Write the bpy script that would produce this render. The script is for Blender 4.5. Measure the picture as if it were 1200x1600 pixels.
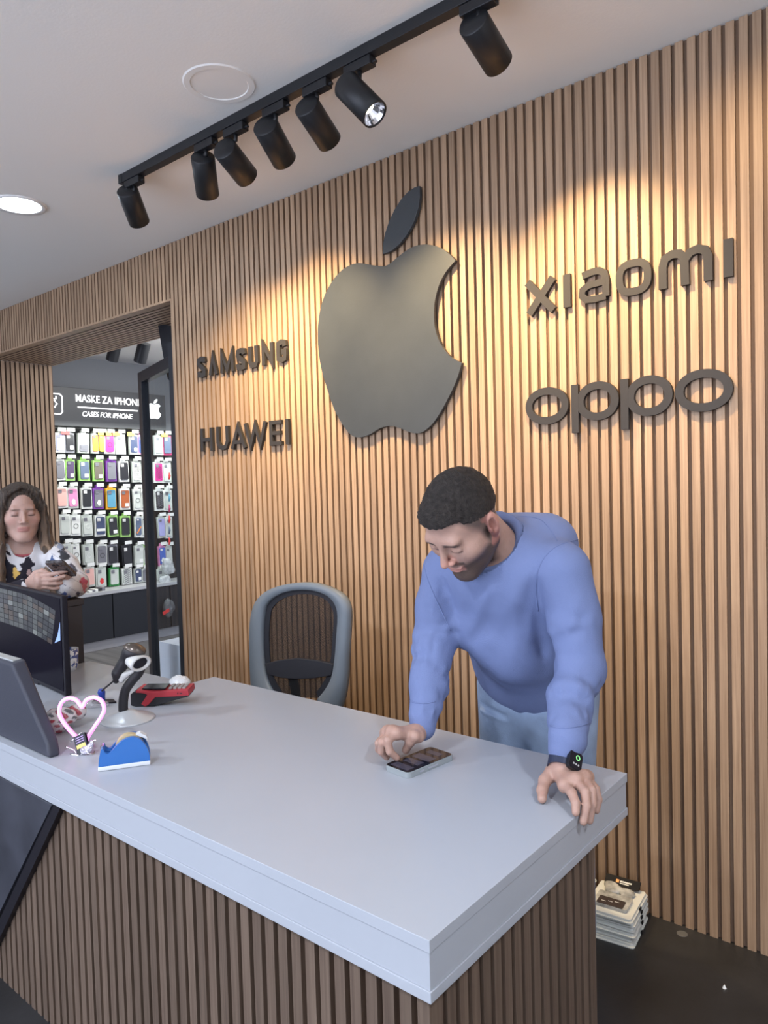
import bpy, bmesh, math, random
import numpy as np
from mathutils import Vector, Matrix
random.seed(7)
C = bpy.context.scene.collection
for o in list(bpy.data.objects):
    bpy.data.objects.remove(o, do_unlink=True)

# ------------------------------------------------------------------ camera
FPX = 1142.4
def cam_axes(yaw, pitch, roll):
    yaw, pitch, roll = [math.radians(v) for v in (yaw, pitch, roll)]
    f = np.array([math.sin(yaw)*math.cos(pitch), math.cos(yaw)*math.cos(pitch), math.sin(pitch)])
    r = np.cross(f, [0, 0, 1.0]); r /= np.linalg.norm(r); d = np.cross(f, r)
    c, s = math.cos(roll), math.sin(roll)
    return np.array([c*r+s*d, -s*r+c*d, f])
CM = cam_axes(-39.570, -2.1495, 1.6126)
CO = np.array([0, -2.4, 1.471])
cam = bpy.data.cameras.new('camera'); camo = bpy.data.objects.new('camera', cam); C.objects.link(camo)
cam.sensor_fit = 'HORIZONTAL'; cam.sensor_width = 36; cam.lens = FPX/1200*36; cam.clip_start = .02
camo.matrix_world = Matrix(((CM[0][0], -CM[1][0], -CM[2][0], CO[0]), (CM[0][1], -CM[1][1], -CM[2][1], CO[1]),
                            (CM[0][2], -CM[1][2], -CM[2][2], CO[2]), (0, 0, 0, 1)))
bpy.context.scene.camera = camo
def at(x, y, ax, v):            # the point of the sight line through (x, y) lying on the plane axis=v
    r = CM.T @ np.array([(x-600)/FPX, (y-800)/FPX, 1.0])
    return CO + r*(v-CO[ax])/r[ax]
def dist(x, y, d):              # same, at distance d along the view
    return CO + CM.T @ np.array([(x-600)/FPX, (y-800)/FPX, 1.0])*d
def px(P):
    c = CM @ (np.array(P, float)-CO); return 600+FPX*c[0]/c[2], 800+FPX*c[1]/c[2]

# ------------------------------------------------------------------ view, world, daylight
sc = bpy.context.scene
vs = sc.view_settings
vs.view_transform = 'Standard'; vs.look = 'None'; vs.gamma = 1; vs.use_curve_mapping = False
vs.exposure = 0.22
w = bpy.data.worlds.new('world'); sc.world = w; w.use_nodes = True
w.node_tree.nodes['Background'].inputs[0].default_value = (.64, .69, .86, 1)
w.node_tree.nodes['Background'].inputs[1].default_value = 1.22
def area(name, loc, target, size, power, color, size_y=None, spread=None):
    l = bpy.data.lights.new(name, 'AREA'); l.energy = power; l.color = color
    l.shape = 'RECTANGLE' if size_y else 'DISK'; l.size = size
    if size_y: l.size_y = size_y
    if spread: l.spread = spread
    o = bpy.data.objects.new(name, l); C.objects.link(o); o.location = loc
    o.rotation_euler = (Vector(target)-Vector(loc)).to_track_quat('-Z', 'Y').to_euler()
    return o
area('daylight_shopfront', (-2.0, -6.3, 1.35), (-1.4, -1.5, 2.9), 5.0, 125, (.74, .82, 1.0), 2.5)
area('ceiling_light_rear', (-.9, -3.3, 2.80), (-.9, -3.3, 0), .22, 46, (.86, .91, 1.0))
area('ceiling_light_side', (.7, -1.7, 2.80), (.7, -1.7, 0), .22, 30, (.86, .91, 1.0))
area('ceiling_light_left', (-3.4, -3.2, 2.80), (-3.4, -3.2, 0), .22, 46, (.86, .91, 1.0))
area('next_room_light', (-5.2, 1.9, 2.74), (-5.6, 1.9, 0), .9, 30, (1.0, .97, .92))

# ------------------------------------------------------------------ materials
MAT = {}
def mat(name, col=(.5, .5, .5), rough=.5, metal=0., spec=.5, emit=None, estr=0., bump=0., bscale=40., var=0., vscale=8., stretch=(1, 1, 1), alpha=1., trans=0., attr=False, coat=0., ior=1.45):
    if name in MAT: return MAT[name]
    m = bpy.data.materials.new(name); m.use_nodes = True; MAT[name] = m
    nt = m.node_tree; N = nt.nodes; Lk = nt.links; b = N['Principled BSDF']
    b.inputs['Base Color'].default_value = (*col, 1); b.inputs['Roughness'].default_value = rough
    b.inputs['Metallic'].default_value = metal; b.inputs['Specular IOR Level'].default_value = spec
    b.inputs['Coat Weight'].default_value = coat; b.inputs['IOR'].default_value = ior
    b.inputs['Transmission Weight'].default_value = trans; b.inputs['Alpha'].default_value = alpha
    if emit: b.inputs['Emission Color'].default_value = (*emit, 1); b.inputs['Emission Strength'].default_value = estr
    tc = N.new('ShaderNodeTexCoord'); mp = N.new('ShaderNodeMapping'); mp.inputs['Scale'].default_value = stretch
    Lk.new(tc.outputs['Object'], mp.inputs[0])
    src = None
    if attr:
        a = N.new('ShaderNodeAttribute'); a.attribute_name = 'Col'; src = a.outputs['Color']
        Lk.new(src, b.inputs['Base Color'])
    if var > 0:
        n = N.new('ShaderNodeTexNoise'); n.inputs['Scale'].default_value = vscale; n.inputs['Detail'].default_value = 6
        Lk.new(mp.outputs[0], n.inputs['Vector'])
        mr = N.new('ShaderNodeMapRange'); mr.inputs[1].default_value = .3; mr.inputs[2].default_value = .7
        mr.inputs[3].default_value = 1-var; mr.inputs[4].default_value = 1+var; Lk.new(n.outputs[0], mr.inputs[0])
        mx = N.new('ShaderNodeVectorMath'); mx.operation = 'SCALE'
        if src: Lk.new(src, mx.inputs[0])
        else: mx.inputs[0].default_value = col
        Lk.new(mr.outputs[0], mx.inputs['Scale']); Lk.new(mx.outputs[0], b.inputs['Base Color'])
    if bump > 0:
        n2 = N.new('ShaderNodeTexNoise'); n2.inputs['Scale'].default_value = bscale; n2.inputs['Detail'].default_value = 4
        Lk.new(mp.outputs[0], n2.inputs['Vector'])
        bp = N.new('ShaderNodeBump'); bp.inputs['Strength'].default_value = bump; bp.inputs['Distance'].default_value = .01
        Lk.new(n2.outputs[0], bp.inputs['Height']); Lk.new(bp.outputs[0], b.inputs['Normal'])
    return m
def wood(name, axis, phase, a=(.30, .19, .118), b_=(.47, .32, .208)):   # slat wood: long grain plus a tone of its own for every slat
    m = bpy.data.materials.new(name); m.use_nodes = True; MAT[name] = m
    nt = m.node_tree; N = nt.nodes; Lk = nt.links; b = N['Principled BSDF']
    tc = N.new('ShaderNodeTexCoord'); sp = N.new('ShaderNodeSeparateXYZ'); Lk.new(tc.outputs['Object'], sp.inputs[0])
    across, along = axis
    mt = N.new('ShaderNodeMath'); mt.operation = 'SUBTRACT'; mt.inputs[1].default_value = phase; Lk.new(sp.outputs[across], mt.inputs[0])
    dv = N.new('ShaderNodeMath'); dv.operation = 'DIVIDE'; dv.inputs[1].default_value = .037; Lk.new(mt.outputs[0], dv.inputs[0])
    fl = N.new('ShaderNodeMath'); fl.operation = 'FLOOR'; Lk.new(dv.outputs[0], fl.inputs[0])
    wn = N.new('ShaderNodeTexWhiteNoise'); wn.noise_dimensions = '1D'; Lk.new(fl.outputs[0], wn.inputs['W'])
    mp = N.new('ShaderNodeMapping'); s = [160, 160, 160]; s['XYZ'.index(along)] = 3.0; mp.inputs['Scale'].default_value = s
    ad = N.new('ShaderNodeVectorMath'); ad.operation = 'ADD'; Lk.new(tc.outputs['Object'], ad.inputs[0]); Lk.new(wn.outputs['Color'], ad.inputs[1])
    Lk.new(ad.outputs[0], mp.inputs[0])
    n = N.new('ShaderNodeTexNoise'); n.inputs['Scale'].default_value = 1; n.inputs['Detail'].default_value = 5; n.inputs['Roughness'].default_value = .65
    Lk.new(mp.outputs[0], n.inputs['Vector'])
    cr = N.new('ShaderNodeValToRGB'); cr.color_ramp.elements[0].position = .3; cr.color_ramp.elements[0].color = (*a, 1)
    cr.color_ramp.elements[1].position = .66; cr.color_ramp.elements[1].color = (*b_, 1); Lk.new(n.outputs[0], cr.inputs[0])
    mr = N.new('ShaderNodeMapRange'); mr.inputs[3].default_value = .84; mr.inputs[4].default_value = 1.12; Lk.new(wn.outputs['Value'], mr.inputs[0])
    sc_ = N.new('ShaderNodeVectorMath'); sc_.operation = 'SCALE'; Lk.new(cr.outputs[0], sc_.inputs[0]); Lk.new(mr.outputs[0], sc_.inputs['Scale'])
    Lk.new(sc_.outputs[0], b.inputs['Base Color']); b.inputs['Roughness'].default_value = .48; b.inputs['Specular IOR Level'].default_value = .35
    return m
P0 = -.9904
W_WALL = wood('slat_wood', ('X', 'Z'), P0)
W_SOFF = wood('soffit_wood', ('Y', 'X'), 0.)
W_JAMB = wood('jamb_wood', ('Y', 'Z'), 0.)
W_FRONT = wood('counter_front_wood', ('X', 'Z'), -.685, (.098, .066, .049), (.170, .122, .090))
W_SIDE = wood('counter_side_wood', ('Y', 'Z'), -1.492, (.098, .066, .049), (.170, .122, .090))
FLANK_SHADE = mat('flank_shade', (.29, .19, .122), .6)  # groove shade put into the colour of the slat sides
DFLANK_SHADE = mat('flank_shade_dark', (.10, .062, .042), .6)
GROOVE = mat('groove_felt', (.20, .128, .084), .8)
PLASTER = mat('ceiling_plaster', (.87, .86, .835), .8, bump=.05, bscale=120)
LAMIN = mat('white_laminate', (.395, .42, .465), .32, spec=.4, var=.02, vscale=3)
BLACKP = mat('black_plastic', (.014, .013, .018), .4, spec=.25)
BLACKM = mat('black_metal', (.02, .021, .024), .42, metal=.2)
DARKGLOSS = mat('dark_gloss', (.012, .012, .018), .16, spec=.35)

# ------------------------------------------------------------------ geometry helpers
def fin(name, bm, m=None, parent=None, smooth=False, bevel=0., seg=2, struct=False, autos=None):
    bmesh.ops.recalc_face_normals(bm, faces=bm.faces)
    me = bpy.data.meshes.new(name); bm.to_mesh(me); bm.free()
    o = bpy.data.objects.new(name, me); C.objects.link(o)
    if m is not None:
        for mm in (m if isinstance(m, (list, tuple)) else [m]): me.materials.append(mm)
    if smooth:
        for p in me.polygons: p.use_smooth = True
    if bevel:
        b = o.modifiers.new('bevel', 'BEVEL'); b.width = bevel; b.segments = seg; b.limit_method = 'ANGLE'; b.angle_limit = .6
        for p in me.polygons: p.use_smooth = True
        wn = o.modifiers.new('wn', 'WEIGHTED_NORMAL'); wn.keep_sharp = False
    if parent is not None: o.parent = parent
    if struct: o['kind'] = 'structure'
    return o
def bx(bm, x0, x1, y0, y1, z0, z1, M=None, mi=0):
    v = [bm.verts.new(p) for p in [(x0, y0, z0), (x1, y0, z0), (x1, y1, z0), (x0, y1, z0), (x0, y0, z1), (x1, y0, z1), (x1, y1, z1), (x0, y1, z1)]]
    if M is not None:
        for q in v: q.co = M @ q.co
    for f in [(0, 3, 2, 1), (4, 5, 6, 7), (0, 1, 5, 4), (1, 2, 6, 5), (2, 3, 7, 6), (3, 0, 4, 7)]:
        bm.faces.new([v[i] for i in f]).material_index = mi
    return v
def box(name, x0, x1, y0, y1, z0, z1, m, parent=None, **k):
    bm = bmesh.new(); bx(bm, x0, x1, y0, y1, z0, z1); return fin(name, bm, m, parent, **k)
def prism(bm, pts, fr, d0, d1, mi=0):
    """pts 2-D outline; fr(u, v, d) gives the 3-D point"""
    a = [bm.verts.new(fr(u, v, d0)) for u, v in pts]; b = [bm.verts.new(fr(u, v, d1)) for u, v in pts]
    n = len(pts); fs = []
    if n > 12:
        from mathutils.geometry import tessellate_polygon
        for tri in tessellate_polygon([[Vector((u, v, 0)) for u, v in pts]]):
            for L_ in (a, b):
                try: bm.faces.new([L_[i] for i in tri]).material_index = mi
                except ValueError: pass
    else: fs = [bm.faces.new(a[::-1]), bm.faces.new(b)]
    for i in range(n): bm.faces.new([a[i], a[(i+1) % n], b[(i+1) % n], b[i]]).material_index = mi
    for f in fs: f.material_index = mi
    bmesh.ops.triangulate(bm, faces=[f for f in fs if len(f.verts) > 4])
def tube(bm, pts, r, seg=10, closed=False, caps=True):
    pts = [Vector(p) for p in pts]; n = len(pts); rings = []
    up = None
    for i, p in enumerate(pts):
        if closed: t = (pts[(i+1) % n]-pts[i-1]).normalized()
        else: t = (pts[min(i+1, n-1)]-pts[max(i-1, 0)]).normalized()
        if up is None: up = t.orthogonal().normalized()
        up = (up-t*up.dot(t)).normalized(); s = t.cross(up)
        rr = r[i] if isinstance(r, (list, tuple)) else r
        rings.append([bm.verts.new(p+up*math.cos(2*math.pi*k/seg)*rr+s*math.sin(2*math.pi*k/seg)*rr) for k in range(seg)])
    m = n if closed else n-1
    for i in range(m):
        A, B = rings[i], rings[(i+1) % n]
        off = 0
        if closed and i == n-1:
            off = min(range(seg), key=lambda q: (A[0].co-B[q].co).length)
        for k in range(seg): bm.faces.new([A[k], A[(k+1) % seg], B[(k+1+off) % seg], B[(k+off) % seg]])
    if caps and not closed: bm.faces.new(rings[0][::-1]); bm.faces.new(rings[-1])
def lathe(bm, prof, M=None, seg=32, mi=0, caps=True):
    rings = []
    for r, z in prof:
        rings.append([bm.verts.new((max(r, 1e-5)*math.cos(2*math.pi*k/seg), max(r, 1e-5)*math.sin(2*math.pi*k/seg), z)) for k in range(seg)])
    if M is not None:
        for R_ in rings:
            for v in R_: v.co = M @ v.co
    for i in range(len(rings)-1):
        for k in range(seg): bm.faces.new([rings[i][k], rings[i][(k+1) % seg], rings[i+1][(k+1) % seg], rings[i+1][k]]).material_index = mi
    if caps and prof[0][0] > 1e-4: bm.faces.new(rings[0][::-1]).material_index = mi
    if caps and prof[-1][0] > 1e-4: bm.faces.new(rings[-1]).material_index = mi
def spline(pts, n=8, closed=False):
    pts = [np.array(p, float) for p in pts]; out = []; N = len(pts)
    for i in range(N if closed else N-1):
        p0 = pts[i-1] if (i > 0 or closed) else pts[0]; p1 = pts[i]; p2 = pts[(i+1) % N]
        p3 = pts[(i+2) % N] if (closed or i+2 < N) else pts[-1]
        for k in range(n):
            t = k/n
            out.append(.5*((2*p1)+(-p0+p2)*t+(2*p0-5*p1+4*p2-p3)*t*t+(-p0+3*p1-3*p2+p3)*t**3))
    if not closed: out.append(pts[-1])
    return out
def ribbon(bm, pts, w, fr, d0, d1, closed=False, mi=0):
    """thick stroke along a 2-D centre line, mitred, extruded from d0 to d1"""
    P = [np.array(p, float) for p in pts]; n = len(P); A = []; B = []
    for i in range(n):
        if closed: t1 = P[i]-P[i-1]; t2 = P[(i+1) % n]-P[i]
        else: t1 = P[i]-P[i-1] if i else P[1]-P[0]; t2 = P[i+1]-P[i] if i < n-1 else P[i]-P[i-1]
        t1 = t1/np.linalg.norm(t1); t2 = t2/np.linalg.norm(t2); nn = np.array([-(t1+t2)[1], (t1+t2)[0]])
        L_ = np.linalg.norm(nn); nn = nn/L_ if L_ > 1e-6 else np.array([-t1[1], t1[0]])
        c = max(.35, float(nn @ np.array([-t1[1], t1[0]]))); ww = (w[i] if isinstance(w, (list, tuple)) else w)/2/c
        A.append(P[i]+nn*ww); B.append(P[i]-nn*ww)
    def vs_(Q, d): return [bm.verts.new(fr(q[0], q[1], d)) for q in Q]
    a0, a1, b0, b1 = vs_(A, d0), vs_(A, d1), vs_(B, d0), vs_(B, d1)
    for i in range(n if closed else n-1):
        j = (i+1) % n
        for q in ([a1[i], b1[i], b1[j], a1[j]], [a0[i], a0[j], b0[j], b0[i]], [a0[i], a1[i], a1[j], a0[j]], [b0[i], b0[j], b1[j], b1[i]]):
            bm.faces.new(q).material_index = mi
    if not closed:
        bm.faces.new([a0[0], b0[0], b1[0], a1[0]]); bm.faces.new([a0[-1], a1[-1], b1[-1], b0[-1]])
def thing(name, label, cat, loc=(0, 0, 0), group=None, rotz=0):
    o = bpy.data.objects.new(name, None); C.objects.link(o); o.location = loc; o.rotation_euler = (0, 0, rotz); o.empty_display_size = .05
    o['label'] = label; o['category'] = cat
    if group: o['group'] = group
    return o
def tag(o, label, cat, group=None):
    o['label'] = label; o['category'] = cat
    if group: o['group'] = group
    return o
def keep(o, t):                 # parent o to the thing t without moving it
    o.parent = t; o.matrix_parent_inverse = (Matrix.Translation(t.location) @ Matrix.Rotation(t.rotation_euler[2], 4, 'Z')).inverted(); return o
TXT = {}
def text_mesh(bm, s, size, fr, d0, d1, width=None, shear=0., bold=0.):
    cu = bpy.data.curves.new('t', 'FONT'); cu.body = s; cu.size = 1; cu.shear = shear; cu.offset = bold; cu.fill_mode = 'BOTH'; cu.extrude = .5
    o = bpy.data.objects.new('t', cu); C.objects.link(o)
    bpy.context.view_layer.update()
    dg = bpy.context.evaluated_depsgraph_get(); me = bpy.data.meshes.new_from_object(o.evaluated_get(dg))
    co = np.array([v.co[:] for v in me.vertices]); mn, mx = co.min(0), co.max(0)
    sy = size/(mx[1]-mn[1]); sx = width/(mx[0]-mn[0]) if width else sy
    vs_ = [bm.verts.new(fr((c[0]-mn[0])*sx, (c[1]-mn[1])*sy, d0 if c[2] < 0 else d1)) for c in co]
    for p in me.polygons:
        try: bm.faces.new([vs_[i] for i in p.vertices])
        except ValueError: pass
    bpy.data.objects.remove(o); bpy.data.meshes.remove(me)

# ------------------------------------------------------------------ implicit bodies (smooth unions of rounded limbs, polygonised once)
def cap(a, b, ra, rb=None, k=.015, op='u', flat=None):
    a = np.array(a, float); b = np.array(b, float); rb = ra if rb is None else rb
    return dict(t='c', a=a, b=b, ra=ra, rb=rb, k=k, op=op, flat=flat, c=(a+b)/2, R=np.linalg.norm(b-a)/2+max(ra, rb)*(max(1, flat[1]) if flat else 1))
def ell(c, r, rot=None, k=.015, op='u'):
    return dict(t='e', c=np.array(c, float), r=np.array(r, float), rot=np.eye(3) if rot is None else np.array(rot), k=k, op=op, R=max(r))
def fnp(fn, op, k=.005):
    return dict(t='f', fn=fn, op=op, k=k, c=np.zeros(3), R=1e3)
def chain(pts, rs, k=.006, flat=None):
    return [cap(pts[i], pts[i+1], rs[i], rs[i+1], k, flat=flat) for i in range(len(pts)-1)]
def _d(p, P):
    if p['t'] == 'c':
        ba = p['b']-p['a']; pa = P-p['a']; L2 = max(ba@ba, 1e-12)
        t = np.clip(pa@ba/L2, 0, 1); q = pa-t[:, None]*ba
        if p['flat'] is not None:
            u, f = p['flat']; q = q+np.outer(q@u, u)*(1/f-1)
        return np.linalg.norm(q, axis=1)-(p['ra']+(p['rb']-p['ra'])*t)
    if p['t'] == 'e':
        q = (P-p['c'])@p['rot']; k0 = np.linalg.norm(q/p['r'], axis=1); k1 = np.linalg.norm(q/p['r']**2, axis=1)+1e-9
        return k0*(k0-1)/k1
    return p['fn'](P)
def sdf(prims, P, cen=None, rad=0):
    d = None
    for p in prims:
        if cen is not None and p['R'] < 1e2 and np.linalg.norm(p['c']-cen)-p['R'] > rad+p['k']*2+.01:
            continue
        e = _d(p, P); k = p['k']
        if d is None:
            if p['op'] != 'u': continue
            d = e; continue
        if p['op'] == 'u': h = np.maximum(k-np.abs(d-e), 0)/k; d = np.minimum(d, e)-h*h*k/4
        elif p['op'] == 's': h = np.maximum(k-np.abs(d+e), 0)/k; d = np.maximum(d, -e)+h*h*k/4
        elif p['op'] == 'i': h = np.maximum(k-np.abs(d-e), 0)/k; d = np.maximum(d, e)+h*h*k/4
        elif p['op'] == 'd': d = d+e
    return d if d is not None else np.full(len(P), 1.)
def folds(segs):
    A = np.array([s[0] for s in segs]); Bv = np.array([s[1] for s in segs])-A; am = np.array([s[2] for s in segs]); w2 = np.array([s[3] for s in segs])**2; L2 = (Bv*Bv).sum(1)
    def g(P):
        out = np.zeros(len(P)); c_ = P.mean(0); R_ = np.linalg.norm(P-c_, axis=1).max()
        near = np.linalg.norm(A+Bv/2-c_, axis=1) < R_+np.sqrt(L2)/2+2.4*np.sqrt(w2)
        for a, b, m_, w_, l in zip(A[near], Bv[near], am[near], w2[near], L2[near]):
            pa = P-a; t = np.clip(pa@b/l, 0, 1); q = pa-t[:, None]*b; out -= m_*np.exp(-(q*q).sum(1)/w_)*(1-.8*(2*t-1)**2)
        return out
    return g
def body(name, prims, vox, m, parent=None, colorf=None, pad=.03):
    us = [p for p in prims if p['op'] == 'u']
    lo = np.min([p['c']-p['R'] for p in us], 0)-pad; hi = np.max([p['c']+p['R'] for p in us], 0)+pad
    B = 12; s = B*vox; nb = np.ceil((hi-lo)/s).astype(int)
    bi = np.stack(np.meshgrid(*[np.arange(n) for n in nb], indexing='ij'), -1).reshape(-1, 3)
    bc = lo+(bi+.5)*s; d = sdf(prims, bc); bi = bi[np.abs(d) < s*1.35+.012]
    g = np.stack(np.meshgrid(*[np.arange(B+1)]*3, indexing='ij'), -1).reshape(-1, 3)
    D = nb*B+2; keys = []; pos = []; quads = []
    key = lambda c: (c[..., 0].astype(np.int64)*D[1]+c[..., 1])*D[2]+c[..., 2]
    off = np.array([(0, 0, 0), (1, 0, 0), (0, 1, 0), (1, 1, 0), (0, 0, 1), (1, 0, 1), (0, 1, 1), (1, 1, 1)])
    edges = [(0, 1), (2, 3), (4, 5), (6, 7), (0, 2), (1, 3), (4, 6), (5, 7), (0, 4), (1, 5), (2, 6), (3, 7)]
    for b in bi:
        base = b*B; P = lo+(g+base)*vox; cen = lo+(b+.5)*s
        v = sdf(prims, P, cen, s*.87).reshape(B+1, B+1, B+1); ins = v < 0
        if ins.all() or not ins.any(): continue
        cnt = sum(ins[o[0]:B+o[0], o[1]:B+o[1], o[2]:B+o[2]].astype(int) for o in off)
        ac = np.argwhere((cnt > 0) & (cnt < 8))
        if len(ac) == 0: continue
        cv = np.stack([v[ac[:, 0]+o[0], ac[:, 1]+o[1], ac[:, 2]+o[2]] for o in off], 1)
        acc = np.zeros((len(ac), 3)); n = np.zeros(len(ac))
        for (i, j) in edges:
            x = (cv[:, i] < 0) != (cv[:, j] < 0); dd = cv[:, i]-cv[:, j]; t = np.where(x, cv[:, i]/np.where(np.abs(dd) < 1e-9, 1e-9, dd), 0)
            acc += np.where(x[:, None], off[i]+t[:, None]*(off[j]-off[i]), 0); n += x
        pos.append(lo+(base+ac+acc/n[:, None])*vox); keys.append(key(ac+base))
        for ax in range(3):
            o = np.zeros(3, int); o[ax] = 1
            A = ins[:B, :B, :B]; Bn = ins[o[0]:B+o[0], o[1]:B+o[1], o[2]:B+o[2]]
            e = np.argwhere(A != Bn); fl = A[e[:, 0], e[:, 1], e[:, 2]]
            u = np.zeros(3, int); u[(ax+1) % 3] = 1; w_ = np.zeros(3, int); w_[(ax+2) % 3] = 1
            q = np.stack([key(e+base), key(e+base-u), key(e+base-u-w_), key(e+base-w_)], 1)
            q[~fl] = q[~fl][:, ::-1]; quads.append(q)
    keys = np.concatenate(keys); pos = np.concatenate(pos); quads = np.concatenate(quads)
    srt = np.argsort(keys); keys = keys[srt]; pos = pos[srt]
    ix = np.clip(np.searchsorted(keys, quads), 0, len(keys)-1); ok = (keys[ix] == quads).all(1); ix = ix[ok]
    me = bpy.data.meshes.new(name); me.vertices.add(len(pos)); me.vertices.foreach_set('co', pos.astype(np.float32).ravel())
    me.loops.add(len(ix)*4); me.loops.foreach_set('vertex_index', ix.astype(np.int32).ravel())
    me.polygons.add(len(ix)); me.polygons.foreach_set('loop_start', np.arange(0, len(ix)*4, 4, dtype=np.int32)); me.polygons.foreach_set('loop_total', np.full(len(ix), 4, np.int32))
    me.update(calc_edges=True); me.validate()
    me.polygons.foreach_set('use_smooth', np.ones(len(me.polygons), bool))
    if colorf:
        col = np.ones((len(pos), 4), np.float32); col[:, :3] = colorf(pos)
        a = me.color_attributes.new('Col', 'FLOAT_COLOR', 'POINT'); a.data.foreach_set('color', col.ravel())
    me.materials.append(m)
    o = bpy.data.objects.new(name, me); C.objects.link(o)
    if parent is not None: keep(o, parent)
    return o
# ================================================================== room shell
def slat(bm, x0, x1, y0, y1, z0, z1, sides, M=None):   # slat whose flanks are painted darker for the shade in the grooves
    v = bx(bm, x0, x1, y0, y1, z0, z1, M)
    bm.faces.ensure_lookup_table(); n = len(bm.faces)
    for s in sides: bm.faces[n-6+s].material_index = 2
HC = 2.822; PX0, PX1, PZ, PD = -5.88, -3.456, 2.511, .53
def slat_box(bm, x0, x1, ph, z0, z1):
    n0 = math.floor((x0-ph)/.037); k = n0
    while ph+k*.037 < x1:
        a = ph+k*.037+.0125; b = ph+(k+1)*.037
        a = max(a, x0); b = min(b, x1)
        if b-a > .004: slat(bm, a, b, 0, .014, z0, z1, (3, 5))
        k += 1
bm = bmesh.new()
slat_box(bm, PX1, 1.6, P0, 0, HC-.002); slat_box(bm, PX0-1.5, PX0, P0, 0, HC-.002); slat_box(bm, PX0, PX1, P0, PZ+.012, HC-.002)
for x0, x1, z0 in ((PX1, 1.6, 0), (PX0-1.5, PX0, 0), (PX0, PX1, PZ+.012)): bx(bm, x0, x1, .012, .05, z0, HC, mi=1)
bx(bm, PX0-.01, PX1, -.002, .03, PZ, PZ+.012, mi=0)     # plain lip closing the header
bx(bm, PX1-.006, PX1+.002, .0, .05, 0, PZ, mi=0)
fin('wall_back', bm, [W_WALL, GROOVE, FLANK_SHADE], struct=True)
bm = bmesh.new()
k = 0
while .03+k*.037 < PD:
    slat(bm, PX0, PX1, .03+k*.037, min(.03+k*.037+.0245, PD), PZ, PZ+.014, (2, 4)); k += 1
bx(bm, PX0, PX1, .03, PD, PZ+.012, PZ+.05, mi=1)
fin('trim_1', bm, [W_SOFF, GROOVE, DFLANK_SHADE], struct=True)
bm = bmesh.new(); k = 0
while k*.037 < PD-.02:
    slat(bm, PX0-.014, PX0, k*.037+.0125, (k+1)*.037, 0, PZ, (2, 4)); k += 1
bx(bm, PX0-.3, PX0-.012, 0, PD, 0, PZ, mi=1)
fin('trim_2', bm, [W_JAMB, GROOVE, DFLANK_SHADE], struct=True)
box('wall_jamb', PX1, PX1+.3, .05, PD, 0, HC, PLASTER, struct=True)
front_m = mat('pale_bounce_floor', (.55, .55, .56), .4, var=.1, vscale=2)  # unseen pale floor behind the camera, added to bounce light onto the ceiling
box('floor_2', -8, 2.2, -7, -3.2, -.1, .001, front_m, struct=True)
floor_m = mat('dark_floor', (.022, .022, .024), .42, var=.45, vscale=3.2, bump=.08, bscale=30)
box('floor', -8, 2.2, -7, .02, -.1, 0, floor_m, struct=True)
pf = mat('grey_plank_floor', (.16, .155, .155), .4, var=.3, vscale=2, stretch=(.6, 14, 1))
box('floor_1', -8, -3, .02, 5, -.1, -.001, pf, struct=True)
box('ceiling', -8, 2.2, -6.6, .05, HC, HC+.1, PLASTER, struct=True)
box('ceiling_1', -7, -3.1, PD, 5, 2.762, 2.86, PLASTER, struct=True)
GREYW = mat('grey_wall_paint', (.17, .18, .20), .7)
box('wall_left', -6.78, -6.66, PD-.2, 5, 0, 2.8, GREYW, struct=True)
box('wall_far', -7, -3, 4.4, 4.5, 0, 2.8, GREYW, struct=True)
box('wall_right', 1.6, 1.7, -6.6, .05, 0, HC, PLASTER, struct=True)
box('wall_side', -8, -7.9, -6.6, .05, 0, HC, PLASTER, struct=True)
# narrow cut in the panelling near the portal
# ------------------------------------------------------------------ ceiling fittings
bm = bmesh.new(); lathe(bm, [(.001, -.001), (.094, -.001), (.096, -.004), (.116, -.004), (.120, 0)], Matrix.Translation((-1.98, -.803, HC)), 48)
tag(fin('ceiling_cover_plate', bm, mat('plate_white', (.84, .82, .79), .8)), 'flat round white cover plate on the ceiling beside the black track', 'ceiling plate')
t = thing('ceiling_downlight', 'round glowing recessed ceiling light at the left edge', 'ceiling light', (-3.487, -.79, HC))
bm = bmesh.new(); lathe(bm, [(.098, -.004), (.116, -.008), (.122, 0), (.12, .01), (.098, .01)], None, 48, caps=False)
fin('rim', bm, mat('rim_white', (.8, .8, .8), .4), t, smooth=True)
bm = bmesh.new(); lathe(bm, [(.001, -.003), (.098, -.003), (.098, .005)], None, 40)
fin('diffuser', bm, mat('lit_diffuser', (1, 1, 1), .5, emit=(.80, .92, 1.0), estr=14), t)
l = area('downlight_glow', (-3.487, -.79, HC-.014), (-3.487, -.79, 0), .19, 5, (.80, .90, 1.0))
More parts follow.
